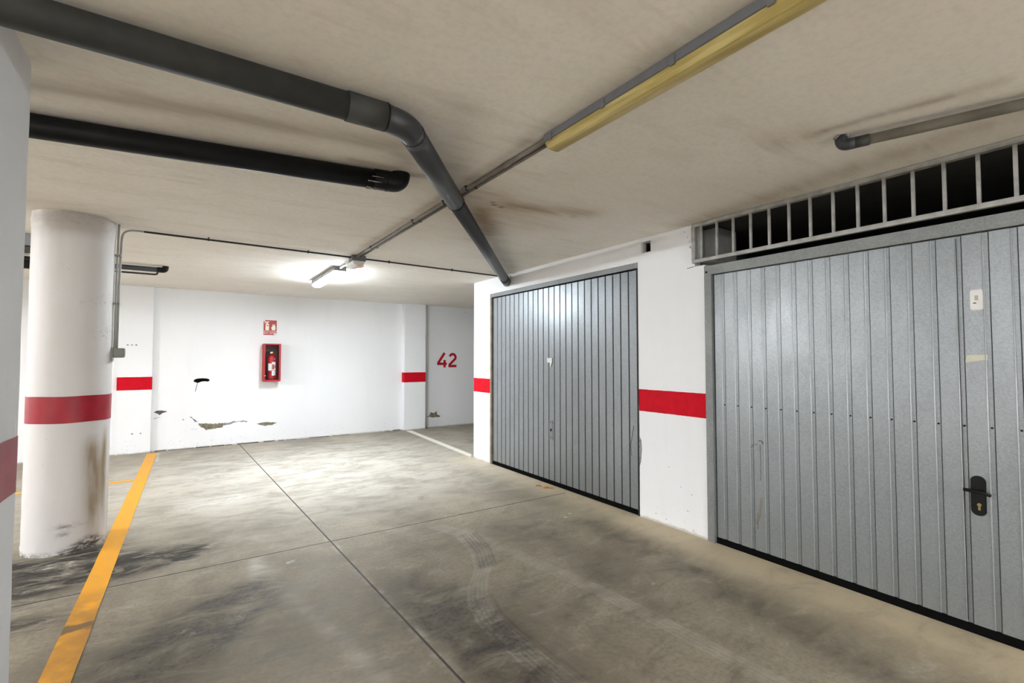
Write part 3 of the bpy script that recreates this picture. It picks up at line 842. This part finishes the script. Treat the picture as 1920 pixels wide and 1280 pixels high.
# black lines painting fold shade, pale lips painting the highlight on the other side
lipm = plain('lip_highlight_paint', (0.52, 0.55, 0.57), 0.4, 0.3)
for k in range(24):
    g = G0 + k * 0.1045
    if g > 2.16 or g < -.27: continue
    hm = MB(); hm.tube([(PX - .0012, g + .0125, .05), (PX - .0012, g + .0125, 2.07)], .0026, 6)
    hm.build('lip_highlight', lipm, d2)
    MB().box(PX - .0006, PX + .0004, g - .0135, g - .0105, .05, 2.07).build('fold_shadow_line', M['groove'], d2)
    r_ = disc_x('rivet', M['black'], d2, PX + .006, g, 1.065, .0052, .004, 10)
# wicket leaf edges
MB().box(PX - .0015, PX + .0005, .7475 + .013, .7475 + .018, .06, 2.06).build('wicket_gap', M['rubber'], d2)
# sticker, tape, handle
stk = MB(); stk.prism([(0.668, 1.672), (0.708, 1.672), (0.7135, 1.68), (0.7135, 1.77), (0.708, 1.778), (0.668, 1.778), (0.6625, 1.77), (0.6625, 1.68)], (PX + .0002, 0, 0), (PX - .0012, 0, 0), (0, 1, 0), (0, 0, 1))
so = stk.build('sticker', M['paper'], d2); so['label'] = 'small white label sticker'
MB().box(PX - .0016, PX - .0012, .682, .696, 1.722, 1.748).build('print', plain('faded_print', (.45, .42, .36), .6), so)
MB().box(PX - .0016, PX - .0012, .690, .702, 1.706, 1.711).build('print', M['black'], so)
tp = MB(); tp.prism([(.740, 1.400), (.655, 1.412), (.655, 1.440), (.733, 1.437)], (PX + .0002, 0, 0), (PX - .001, 0, 0), (0, 1, 0), (0, 0, 1))
o = tp.build('tape_strip', M['tape'], d2); o['label'] = 'strip of yellowed masking tape'
hp = []
for k in range(24):
    a = math.pi * k / 12
    yy, zz = .030 * math.cos(a), .030 * math.sin(a)
    hp.append((.706 + yy, .712 + zz + (.072 if math.sin(a) > 0 else -.072)))
m = MB(); m.prism(hp, (PX + .0002, 0, 0), (PX - .009, 0, 0), (0, 1, 0), (0, 0, 1))
hnd = m.build('handle_plate', M['black'], d2, .002)
m = MB(); m.tube([(PX - .009, .690, .738), (PX - .042, .690, .738)], .010, 14); m.build('handle_neck', M['black'], hnd)
m = MB(); m.tube([(PX - .040, .652, .728), (PX - .042, .69, .738), (PX - .043, .755, .741)], [.0075, .0095, .0085], 12); m.build('lever', M['black'], hnd)
m = MB(); m.tube([(PX - .009, .703, .667), (PX - .012, .703, .667)], .0085, 14); m.box(PX - .012, PX - .009, .6985, .7075, .640, .664)
o = m.build('lock_cylinder', M['brass'], hnd); o['label'] = 'brass lock cylinder'
# scrapes
def scr(pts, r, name='scratch', mat='scratch'):
    m = MB(); m.tube([(PX, a, b) for a, b in pts], r, 6); return m.build(name, M[mat], d2)
scr([(1.91, .77), (1.89, .80), (1.86, .80)], .002); scr([(1.85, .83), (1.83, .83), (1.82, .81)], .004); scr([(1.842, .80), (1.84, .62), (1.842, .55)], .0022)
m = MB(); m.prism([(1.85, .42), (1.862, .30), (1.885, .22), (1.86, .255), (1.845, .30), (1.832, .40), (1.835, .43)], (PX, 0, 0), (PX - .001, 0, 0), (0, 1, 0), (0, 0, 1))
o = m.build('scrape', plain('olive_scrape', (.20, .19, .14), .8), d2); o['label'] = 'long olive scrape low on the door'
scr([(1.866, .31), (1.868, .20)], .0025)

# ------------------------------------------------------------------ grille above door 2
gr = empty('ventilation_grille', (XW, 0.95, 2.19)); tag(gr, 'barred steel ventilation grille above the near garage door', 'grille')
gx0, gx1 = XW - .028, XW + .004
GY0, GY1 = -.43, 2.352
fr = MB()
for b in ((GY0, GY1, 2.188, 2.216), (GY0, GY1, 2.478, 2.507), (GY1 - .028, GY1, 2.216, 2.478), (GY0, GY0 + .028, 2.216, 2.478)):
    fr.box(gx0, gx1, *b)
fr.build('frame', M['steel_rail'], gr, .0015)
y = 2.272
while y > GY0 + .05:
    MB().box(gx0 + .008, gx1 - .008, y - .008, y + .008, 2.214, 2.480).build('bar', M['steel_rail'], gr, .001)
    y -= 0.1343
for z in (2.33,):
    m = MB(); m.tube([(XW, 2.375, z), (XW - .012, 2.375, z)], .012, 8); m.build('wall_plug', M['steel_rail'], gr)

# ------------------------------------------------------------------ pipes
def bend(a, c, b, r, n=7):
    a, c, b = Vector(a), Vector(c), Vector(b)
    u = (a - c).normalized(); v = (b - c).normalized()
    s = c + u * r; e = c + v * r
    return [tuple((1 - t) ** 2 * s + 2 * t * (1 - t) * c + t * t * e) for t in [i / (n - 1) for i in range(n)]]
PR = 0.055
dp = empty('drain_pipe', (0.73, 1.945, 2.445)); tag(dp, 'large grey drain pipe bending under the ceiling into the garage wall', 'pipe')
A = Vector((-6.0, 1.945, 2.447)); C_ = Vector((0.755, 1.945, 2.436)); B = Vector((3.374, 5.13, 2.408))
u2 = (B - C_).normalized()
m = MB(); m.tube([A, (0.60, 1.945, 2.445)], PR, 32); m.build('straight_run', M['pvc_dusty'], dp)
m = MB(); m.tube([(0.50, 1.945, 2.445), (0.66, 1.945, 2.445)], PR + .004, 32); m.build('coupling', M['pvc_dusty'], dp)
el = bend((0.60, 1.945, 2.445), C_, C_ + u2 * 0.2, 0.075, 9)
m = MB(); m.tube([(0.655, 1.945, 2.445)] + el + [tuple(C_ + u2 * .13)], PR + .002, 32); m.build('elbow', M['pvc'], dp)
for t in (0.0, ):
    m = MB(); m.tube([(0.657, 1.945, 2.445), (0.664, 1.945, 2.445)], PR + .0045, 32); m.build('seal_ring', M['black'], dp)
m = MB(); q = C_ + u2 * .085; m.tube([q - u2 * .003, q + u2 * .003], PR + .0035, 32); m.build('seal_ring', M['black'], dp)
m = MB(); m.tube([C_ + u2 * .05, C_ + u2 * 1.00], PR + .002, 32); m.build('straight_run', M['pvc'], dp)
m = MB(); q = C_ + u2 * 1.0; m.tube([q - u2 * .004, q + u2 * .004], PR + .004, 32); m.build('seal_ring', M['black'], dp)
m = MB(); m.tube([C_ + u2 * 1.0, C_ + u2 * 3.75], PR - .003, 32); m.build('straight_run', M['pvc'], dp)
m = MB(); m.tube([C_ + u2 * 3.75, B], PR + .001, 32); m.build('end_sleeve', M['pvc'], dp)
m = MB(); m.tube([(3.372, 5.02, 2.425), (3.366, 5.02, 2.425)], PR + .012, 24); 
# filler around the hole where the pipe enters the wall
fm = MB(); c0 = Vector((3.366, 5.10, 2.425))
fm.tube([(3.372, 5.088, 2.425), (3.360, 5.088, 2.425)], .078, 20); fm.build('wall_filler', plain('pale_filler', (.5, .5, .44), .8), dp)

bp = empty('drain_pipe', (0.2, 2.78, 2.455)); tag(bp, 'black drain pipe ending in an upturned elbow smeared with plaster', 'pipe')
P0 = Vector((-6.0, 3.74, 2.450)); P1 = Vector((0.90, 2.685, 2.456)); 
m = MB(); m.tube([P0, P1], .0535, 32); m.build('straight_run', M['pvc_black'], bp)
du = (P1 - P0).normalized()
E = P1 + du * .10
m = MB(); m.tube([P1 - du * .05, P1 + du * .02] + bend(P1, E, E + Vector((0, 0, .2)), .05, 8) + [tuple(E + Vector((0, 0, .054)))], .058, 28); m.build('elbow', M['pvc_black'], bp)
m = MB(); m.tube([P1 + du * .018, P1 + du * .024], .0600, 28); m.build('seal_ring', M['black'], bp)
# plaster smears on the elbow collar
for k in range(7):
    a = R(rnd.uniform(-100, 10)); L_ = rnd.uniform(.02, .08); s0 = P1 + du * rnd.uniform(-.10, -.02)
    n1 = Vector((0, 0, 1)); n2 = du.cross(n1)
    dirr = n2 * math.cos(a) + n1 * math.sin(a)
    m = MB(); m.tube([s0 + dirr * .0575, s0 + du * L_ + dirr * .0585], [rnd.uniform(.002, .005), .001], 6); m.build('plaster_smear', M['mortar_grey'], bp)

# thin dusty pipe near the grille
tp_ = empty('waste_pipe', (2.62, 1.0, 2.48)); tag(tp_, 'thin dusty pipe emerging from the ceiling near the grille', 'pipe')
Q0 = Vector((2.635, 0.965, 2.464)); Q1 = Vector((3.30, -1.05, 2.470))
dq = (Q1 - Q0).normalized()
m = MB(); m.tube([Q0 + dq * .05, Q1], .0235, 20); m.build('straight_run', M['pvc_brown'], tp_)
m = MB(); m.tube([Q0 + dq * .005, Q0 + dq * .075], .0265, 20); m.build('coupling', M['pvc_dusty'], tp_)
F_ = Q0 - dq * .035
m = MB(); m.tube([Q0 + dq * .02] + bend(Q0, F_, F_ + Vector((0, 0, .1)), .028, 7) + [tuple(F_ + Vector((0, 0, .046)))], .0275, 20); m.build('elbow', M['pvc'], tp_)
for k in range(6):
    a = rnd.uniform(0, 6.28)
    m = MB(); c0 = F_ + Vector((.028 * math.cos(a), .028 * math.sin(a), .036)); m.tube([c0, c0 + Vector((rnd.uniform(-.02, .02), rnd.uniform(-.02, .02), .012))], [.006, .009], 6); m.build('plaster_collar', M['mortar_grey'], tp_)

# pipes in the far bay behind the round column
fp = empty('waste_pipe', (-0.6, 6.9, 2.45)); tag(fp, 'slim dark ceiling pipe with upturned end behind the round column', 'pipe')
m = MB(); m.tube([(-6.0, 6.93, 2.462), (-0.34, 6.93, 2.462)], .028, 18); m.build('straight_run', M['conduit_dark'], fp)
m = MB(); m.tube([(-0.36, 6.93, 2.462)] + bend((-0.36, 6.93, 2.462), (-0.285, 6.93, 2.462), (-0.285, 6.93, 2.6), .03, 7) + [(-0.285, 6.93, ZC)], .032, 18); m.build('elbow', M['black'], fp)
fp2 = empty('conduit', (-0.6, 7.2, 2.43)); tag(fp2, 'thin black conduit hanging just below the slim dark pipe', 'conduit')
m = MB(); m.tube([(-6.0, 7.16, 2.437), (-0.42, 7.16, 2.437)] + bend((-0.42, 7.16, 2.437), (-0.37, 7.16, 2.437), (-0.37, 7.16, 2.5), .03, 5) + [(-0.37, 7.16, ZC)], .0105, 10); m.build('run', M['conduit_dark'], fp2)
fp3 = empty('drain_pipe', (-1.8, 6.75, 2.40)); tag(fp3, 'thick black pipe glimpsed between the two round columns', 'pipe')
m = MB(); m.tube([(-6.0, 6.75, 2.385), (-1.25, 6.75, 2.385), (-1.16, 6.75, 2.42), (-1.13, 6.75, ZC)], .052, 20); m.build('straight_run', M['pvc_black'], fp3)
bx = empty('duct_box', (-1.35, 5.85, 2.40)); tag(bx, 'pale blue-grey metal box under the ceiling glimpsed between the round columns', 'duct')
MB().box(-1.52, -1.12, 5.75, 6.15, 2.405, ZC).build('body', M['sheet_metal'], bx, .004)
MB().box(-1.50, -1.14, 5.77, 6.13, 2.395, 2.405).build('underside_plate', M['groove'], bx)

# ------------------------------------------------------------------ conduits
def clip(parent, p, ax, r):
    """saddle clip with two lugs; ax = run direction"""
    p = Vector(p); ax = Vector(ax).normalized(); sd = ax.cross(Vector((0, 0, 1))).normalized()
    m = MB(); m.tube([p - ax * .006, p + ax * .006], r + .003, 12)
    q = Vector((p.x, p.y, ZC - .007)); k = r + .010
    m.prism([(-k, 0), (k, 0), (k, .006), (-k, .006)], q - ax * .005, q + ax * .005, sd, (0, 0, 1))
    m.tube([p + Vector((0, 0, r * .5)), Vector((p.x, p.y, ZC - .004))], .004, 6)
    m.build('clip', M['conduit_dark'], parent)
xa, xb = 1.428, 1.466
c1 = empty('conduit', (xa, 3.4, 2.49)); tag(c1, 'grey conduit along the ceiling, left one of the pair past the drain pipe', 'conduit', 'paired conduits')
m = MB(); m.tube([(xa, 1.80, 2.4965), (xa - .004, 5.04, 2.4965)], .0125, 12); m.build('run', M['conduit'], c1)
m = MB(); m.tube([(xa, 2.14, 2.4965), (xa, 2.20, 2.4965)], .0150, 12); m.build('sleeve', M['conduit'], c1)
c2 = empty('conduit', (xb, 3.4, 2.49)); tag(c2, 'slimmer dark conduit along the ceiling, right one of the pair past the drain pipe', 'conduit', 'paired conduits')
m = MB(); m.tube([(xb, 1.80, 2.498), (xb - .006, 5.04, 2.498)], .0100, 12); m.build('run', M['conduit'], c2)
for y in (2.62, 2.95, 3.50, 4.55):
    clip(c1, (xa - .002, y, 2.4965), (0, 1, 0), .0125); clip(c2, (xb - .003, y - .05, 2.498), (0, 1, 0), .010)
c3 = empty('conduit', (1.43, 5.5, 2.49)); tag(c3, 'short grey conduit joining the emergency light to the lit lamp', 'conduit')
m = MB(); m.tube([(1.430, 5.18, 2.490), (1.430, 5.78, 2.490)], .0125, 12); m.build('run', M['conduit'], c3)
clip(c3, (1.430, 5.42, 2.490), (0, 1, 0), .0125)
c4 = empty('conduit', (-0.49, 4.95, 2.49)); tag(c4, 'thin dark conduit running up the round column and over to the emergency light', 'conduit')
m = MB(); m.tube([(-0.36, 5.037, 2.490), (1.372, 5.10, 2.492)], .0085, 10); m.build('run', M['conduit_dark'], c4)
c5 = empty('conduit', (2.4, 5.15, 2.49)); tag(c5, 'thin dark conduit from the emergency light to the corner of the garage wall', 'conduit')
m = MB(); m.tube([(1.515, 5.105, 2.492), (3.369, 5.20, 2.492)], .0085, 10); m.build('run', M['conduit_dark'], c5)
for x in (0.10, 0.95, 1.80, 2.60): clip(c4 if x < 1.4 else c5, (x, 5.035 + (x + .43) * .043, 2.491), (1, 0.04, 0), .0085)
cv = [(-0.508, 4.965, 1.50), (-0.508, 4.965, 2.36)]
m = MB(); m.tube([(-0.508, 4.955, 1.50), (-0.506, 4.965, 2.0), (-0.500, 4.985, 2.38)] + bend((-0.500, 4.985, 2.36), (-0.498, 5.03, 2.490), (-0.36, 5.037, 2.490), .085, 9) + [(-0.36, 5.037, 2.490)], .0085, 12); m.build('drop', M['conduit_light'], c4)
m = MB(); m.tube([(-0.520, 4.925, 1.50), (-0.518, 4.93, 2.10), (-0.514, 4.94, 2.505)], .0075, 12); m.build('drop', M['conduit_light'], c4)
for z in (1.86, 2.25):
    MB().box(-.535, -.496, 4.915, 4.975, z - .006, z + .006).build('bracket', M['box_grey'], c4, .001)
sw = empty('switch_box', (-0.50, 4.945, 1.41)); tag(sw, 'small grey switch box on the side of the round column', 'switch')
MB().box(-.528, -.455, 4.905, 4.99, 1.425, 1.502).build('housing', M['box_grey'], sw, .005)
MB().box(-.534, -.528, 4.900, 4.995, 1.395, 1.508).build('backplate', M['conduit_light'], sw, .001)
MB().box(-.457, -.449, 4.925, 4.97, 1.44, 1.488).build('rocker', M['white_plastic'], sw, .003)

# ------------------------------------------------------------------ luminaires
def batten(x, y0, y1, w_, h_, label, emit=None, hf=.40):
    """ceiling batten: housing tray, prismatic diffuser with bevelled ends, side clips"""
    root = empty('tube_lamp', (x, (y0 + y1) / 2, ZC)); tag(root, label, 'ceiling lamp')
    hz = h_ * hf
    prof = [(-w_ / 2, ZC), (w_ / 2, ZC), (w_ / 2 + .002, ZC - hz), (-w_ / 2 - .002, ZC - hz)]
    m = MB(); m.prism(prof, (x, y0, 0), (x, y1, 0), (1, 0, 0), (0, 0, 1)); m.build('housing', M['lamp_body'], root, .003)
    m = MB(); m.box(x - w_ / 2 - .005, x + w_ / 2 + .005, y0 - .004, y1 + .004, ZC - hz - .006, ZC - hz + .002); m.build('rim', M['lamp_body'], root, .0015)
    zb, zt = ZC - h_, ZC - hz - .004
    a, b = w_ / 2 - .002, w_ / 2 * .62
    m = MB(); n = 8
    sec = [(-a, zt), (-a * .97, zt - (zt - zb) * .45), (-b, zb + .004), (-b * .6, zb), (b * .6, zb), (b, zb + .004), (a * .97, zt - (zt - zb) * .45), (a, zt)]
    rings = []
    for yy, sc_, dz in ((y0 + .001, .86, .012), (y0 + .02, 1, 0), (y1 - .02, 1, 0), (y1 - .001, .86, .012)):
        rings.append([(x + px * sc_, yy, min(zt, pz + dz * (1 if pz < zt - .01 else 0))) for px, pz in sec])
    for r1, r2 in zip(rings[:-1], rings[1:]):
        for i in range(len(sec)):
            j = (i + 1) % len(sec); m.quad(r1[i], r1[j], r2[j], r2[i])
    m.poly(rings[0]); m.poly(rings[-1])
    m.build('diffuser', emit if emit else M['diffuser_old'], root)
    k = max(2, int(round((y1 - y0) / .34)) + 1)
    for i in range(k):
        yy = y0 + .055 + (y1 - y0 - .11) * i / (k - 1)
        for s in (-1, 1):
            MB().box(x + s * (w_ / 2 + .004) - .003, x + s * (w_ / 2 + .004) + .003, yy - .011, yy + .011, ZC - hz - .014, ZC - hz + .022).build('clip', M['lamp_clip'], root, .001)
    return root
batten(1.447, 0.30, 1.80, .096, .078, 'unlit long lamp with yellowed diffuser running to the top picture edge', None, .44)
e1 = emis('lit_tube_diffuser', (0.86, 0.94, 1.0), LIT_NEAR)
batten(1.430, 5.76, 7.03, .135, .095, 'switched-on lamp glowing white near the end wall', e1, .55)
e2 = emis('lit_tube_diffuser_rear', (0.92, 0.97, 1.0), LIT_REAR)
batten(1.440, -5.4, -4.1, .135, .095, 'switched-on lamp behind the viewer', e2)
e3 = emis('lit_tube_diffuser_side', (0.95, 0.97, 1.0), LIT_LEFT)
batten(-5.4, 5.2, 6.5, .135, .095, 'switched-on lamp in the bays to the left', e3)
e4 = emis('fill_tube_diffuser', (0.95, 0.97, 1.0), LIT_FILL)  # for the two added fill lamps, out of view
batten(-5.4, -0.2, 1.1, .135, .095, 'added fill lamp in the unseen bays level with the viewer', e4)
batten(-5.4, -4.4, -3.1, .135, .095, 'added fill lamp in the unseen bays left of the viewer', e4)

em = empty('emergency_light', (1.45, 5.1, 2.45)); tag(em, 'small emergency light where the ceiling conduits cross', 'emergency light')
MB().box(1.372, 1.515, 5.035, 5.175, 2.452, ZC).build('housing', M['lamp_body'], em, .004)
m = MB(); m.prism([(-.066, 2.452), (.066, 2.452), (.052, 2.415), (.030, 2.403), (-.030, 2.403), (-.052, 2.415)], (1.4435, 5.040, 0), (1.4435, 5.30, 0), (1, 0, 0), (0, 0, 1))
lens = m.build('lens', M['white_plastic'], em, .004)
MB().box(1.43, 1.50, 5.05, 5.16, 2.398, 2.404).build('indicator', plain('pale_orange_lens', (.85, .48, .30), .4), lens, .001)
MB().box(1.368, 1.52, 5.17, 5.31, 2.452, 2.475).build('backplate', M['white_plastic'], em, .002)

# ------------------------------------------------------------------ fire extinguisher, cabinet, sign
cab = empty('extinguisher_cabinet', (1.11, YB, 1.03)); tag(cab, 'red metal cabinet on the end wall with a clear window', 'cabinet')
x0, x1, zz0, zz1, dpt = 0.985, 1.245, 1.035, 1.665, 0.19
ya = YB - dpt; t = .004
m = MB()
m.box(x0, x1, YB - t, YB, zz0, zz1); m.box(x0, x0 + t, ya, YB - t, zz0, zz1); m.box(x1 - t, x1, ya, YB - t, zz0, zz1)
m.box(x0, x1, ya, YB - t, zz0, zz0 + t); m.box(x0, x1, ya, YB - t, zz1 - t, zz1)
m.build('body', M['red_metal'], cab)
m = MB(); fr_ = .026
for b in ((x0 - .003, x1 + .003, zz0 - .003, zz0 + fr_), (x0 - .003, x1 + .003, zz1 - fr_ * .6, zz1 + .003), (x0 - .003, x0 + fr_, zz0 + fr_, zz1 - fr_ * .6), (x1 - fr_, x1 + .003, zz0 + fr_, zz1 - fr_ * .6)):
    m.box(b[0], b[1], ya - .010, ya, b[2], b[3])
dr = m.build('door_frame', M['red_metal'], cab, .002)
MB().box(x0 + fr_, x1 - fr_, ya - .006, ya - .004, zz0 + fr_, zz1 - fr_ * .6).build('window', M['clear'], dr)
m = MB(); m.tube([(x0 + .028, ya - .010, 1.13), (x0 + .028, ya - .018, 1.13)], .011, 16); m.build('lock', M['conduit_light'], dr)
MB().box(x0 + t, x1 - t, YB - .012, YB - t - .001, zz0 + t, zz1 - t).build('lining', plain('dark_red_lining', (.10, .012, .014), .6), cab)
fe = empty('fire_extinguisher', (1.12, YB - .095, 1.045)); tag(fe, 'red fire extinguisher with black hose and paper labels inside the wall cabinet', 'fire extinguisher')
ex, ey = 1.118, YB - .100
m = MB(); m.lathe([(.068, 1.048), (.072, 1.056), (.072, 1.40), (.069, 1.43), (.058, 1.462), (.036, 1.487), (.020, 1.495), (.018, 1.505)], (ex, ey, 0), 32); m.build('cylinder', M['red_dark'], fe)
m = MB(); m.lathe([(.0745, 1.040), (.0755, 1.045), (.0755, 1.075), (.073, 1.08)], (ex, ey, 0), 32); m.build('foot_ring', M['black'], fe)
MB().box(ex - .018, ex + .018, ey - .018, ey + .018, 1.503, 1.535).build('valve', M['brass'], fe, .004)
m = MB(); m.prism([(-.03, 1.53), (.075, 1.545), (.078, 1.555), (-.03, 1.545)], (ex, ey - .012, 0), (ex, ey + .012, 0), (1, 0, 0), (0, 0, 1)); m.build('handle', M['black'], fe)
m = MB(); m.prism([(-.03, 1.55), (.070, 1.580), (.070, 1.590), (-.03, 1.558)], (ex, ey - .012, 0), (ex, ey + .012, 0), (1, 0, 0), (0, 0, 1)); m.build('lever', M['black'], fe)
m = MB(); m.tube([(ex - .015, ey - .01, 1.52), (ex - .06, ey - .02, 1.53), (ex - .088, ey - .02, 1.49), (ex - .094, ey - .02, 1.40), (ex - .094, ey - .02, 1.20), (ex - .090, ey - .02, 1.10)], .010, 12); m.build('hose', M['black'], fe)
m = MB(); m.tube([(ex - .015, ey - .0185, 1.515), (ex - .015, ey - .030, 1.515)], .013, 16); m.build('gauge', M['white_plastic'], fe)
def wraplabel(a0, a1, z0_, z1_, mat, name='paper_label', rr=.0728):
    m = MB()
    for i in range(8):
        u, v = R(a0 + (a1 - a0) * i / 8), R(a0 + (a1 - a0) * (i + 1) / 8)
        m.quad((ex + rr * math.cos(u), ey + rr * math.sin(u), z0_), (ex + rr * math.cos(v), ey + rr * math.sin(v), z0_), (ex + rr * math.cos(v), ey + rr * math.sin(v), z1_), (ex + rr * math.cos(u), ey + rr * math.sin(u), z1_), True)
    return m.build(name, M[mat], fe)
wraplabel(-140, -95, 1.215, 1.335, 'paper'); wraplabel(-92, -40, 1.13, 1.215, 'paper')
wraplabel(-92, -38, 1.225, 1.36, 'paper'); wraplabel(-86, -66, 1.235, 1.32, 'red_metal', 'label_print', .0731); wraplabel(-58, -44, 1.25, 1.31, 'red_metal', 'label_print', .0731)
wraplabel(-66, -42, 1.375, 1.415, 'paper', rr=.0712)

sg = empty('fire_sign', (1.095, YB, 1.82)); tag(sg, 'red and cream sign reading EXTINTOR above the extinguisher cabinet', 'sign')
sx0, sx1, sz0, sz1, ys = 0.998, 1.200, 1.822, 2.075, YB - .004
MB().box(sx0, sx1, ys, YB, sz0, sz1).build('plate', M['red_metal'], sg)
def flat(name, pts, mat='cream', d=.0012):
    m = MB(); m.prism(pts, (0, ys, 0), (0, ys - d, 0), (1, 0, 0), (0, 0, 1)); return m.build(name, M[mat], sg)
def rect(a, b, c, d): return [(a, c), (b, c), (b, d), (a, d)]
flat('rule', rect(sx0 + .004, sx1 - .004, 1.886, 1.893))
# pictogram: extinguisher body with neck and lever, and a flame
flat('extinguisher_symbol', [(1.028, 1.905), (1.082, 1.905), (1.082, 1.998), (1.074, 2.014), (1.062, 2.020), (1.062, 2.034), (1.086, 2.042), (1.086, 2.052), (1.040, 2.052), (1.022, 2.040), (1.012, 2.020), (1.018, 2.016), (1.034, 2.032), (1.048, 2.034), (1.048, 2.020), (1.036, 2.014), (1.028, 1.998)])
flat('symbol_detail', rect(1.044, 1.074, 1.975, 1.990), 'red_metal', .0016)
flat('flame_symbol', [(1.128, 1.905), (1.172, 1.905), (1.184, 1.925), (1.180, 1.950), (1.186, 1.975), (1.176, 1.965), (1.172, 1.990), (1.176, 2.015), (1.160, 2.000), (1.150, 1.975), (1.146, 1.995), (1.150, 2.018), (1.136, 2.000), (1.132, 1.970), (1.124, 1.955), (1.112, 1.950), (1.122, 1.930)])
flat('worn_corner', [(sx0 - .006, 2.060), (sx0 - .002, 2.082), (sx0 + .016, 2.080), (sx0 + .028, 2.050), (sx0 + .020, 2.040), (sx0 + .010, 2.056)], 'white_plastic', .0022)
flat('worn_corner', [(sx1 - .046, 1.838), (sx1 - .030, 1.850), (sx1 - .008, 1.848), (sx1 + .004, 1.830), (sx1 + .002, 1.820), (sx1 - .030, 1.824)], 'white_plastic', .0022)
# lettering built from bars: E X T I N T O R
def letters(word, xs, xe, za, zb):
    n = len(word); pw = (xe - xs) / n; th = .0042; m = MB()
    def bar(a, b):
        ax_, az_ = a; bx_, bz_ = b
        L_ = math.hypot(bx_ - ax_, bz_ - az_); nx, nz = -(bz_ - az_) / L_ * th / 2, (bx_ - ax_) / L_ * th / 2
        m.prism([(ax_ + nx, az_ + nz), (ax_ - nx, az_ - nz), (bx_ - nx, bz_ - nz), (bx_ + nx, bz_ + nz)], (0, ys, 0), (0, ys - .0014, 0), (1, 0, 0), (0, 0, 1))
    for i, ch in enumerate(word):
        l = xs + pw * i + pw * .14; r = xs + pw * (i + 1) - pw * .14; mx = (l + r) / 2; mz = (za + zb) / 2
        S = {'E': [((l, za), (l, zb)), ((l, zb), (r, zb)), ((l, mz), (r, mz)), ((l, za), (r, za))],
             'X': [((l, za), (r, zb)), ((l, zb), (r, za))], 'T': [((l, zb), (r, zb)), ((mx, za), (mx, zb))],
             'I': [((mx, za), (mx, zb))], 'N': [((l, za), (l, zb)), ((l, zb), (r, za)), ((r, za), (r, zb))],
             'O': [((l, za), (l, zb)), ((l, zb), (r, zb)), ((r, zb), (r, za)), ((r, za), (l, za))],
             'R': [((l, za), (l, zb)), ((l, zb), (r, zb)), ((r, zb), (r, mz)), ((r, mz), (l, mz)), ((mx, mz), (r, za))]}[ch]
        for a, b in S: bar(a, b)
    o = m.build('lettering', M['cream'], sg); o['label'] = 'cream lettering EXTINTOR'; return o
letters('EXTINTOR', sx0 + .006, sx1 - .006, 1.842, 1.870)

# ------------------------------------------------------------------ small damage on the garage wall
for (y, z) in ((2.62, .50), (2.50, .36), (2.40, .32), (2.44, .18), (2.44, 2.47), (2.41, 2.42), (2.39, 2.38)):
    m = MB(); m.tube([(XW, y, z), (XW - .0015, y + .002, z - .003)], [.006, .004], 7); m.build('plaster_pit', M['mortar_grey'], wr)
m = MB()
pts = [(2.945, 1.02), (2.938, .99), (2.935, .72), (2.915, .68), (2.91, .60), (2.92, .50), (2.935, .45), (2.94, .1), (2.945, .1)]
m.poly([(XW - .0015, a, b) for a, b in pts]); 
for a, b in zip(pts, pts[1:] + pts[:1]): m.quad((XW, a[0], a[1]), (XW, b[0], b[1]), (XW - .0015, b[0], b[1]), (XW - .0015, a[0], a[1]))
m.build('plaster_chip', M['mortar_grey'], wr)
m = MB(); m.tube([(XW, 2.415, 2.160), (XW - .002, 2.35, 2.165)], .003, 6); m.build('plaster_crack', M['mortar_grey'], wr)
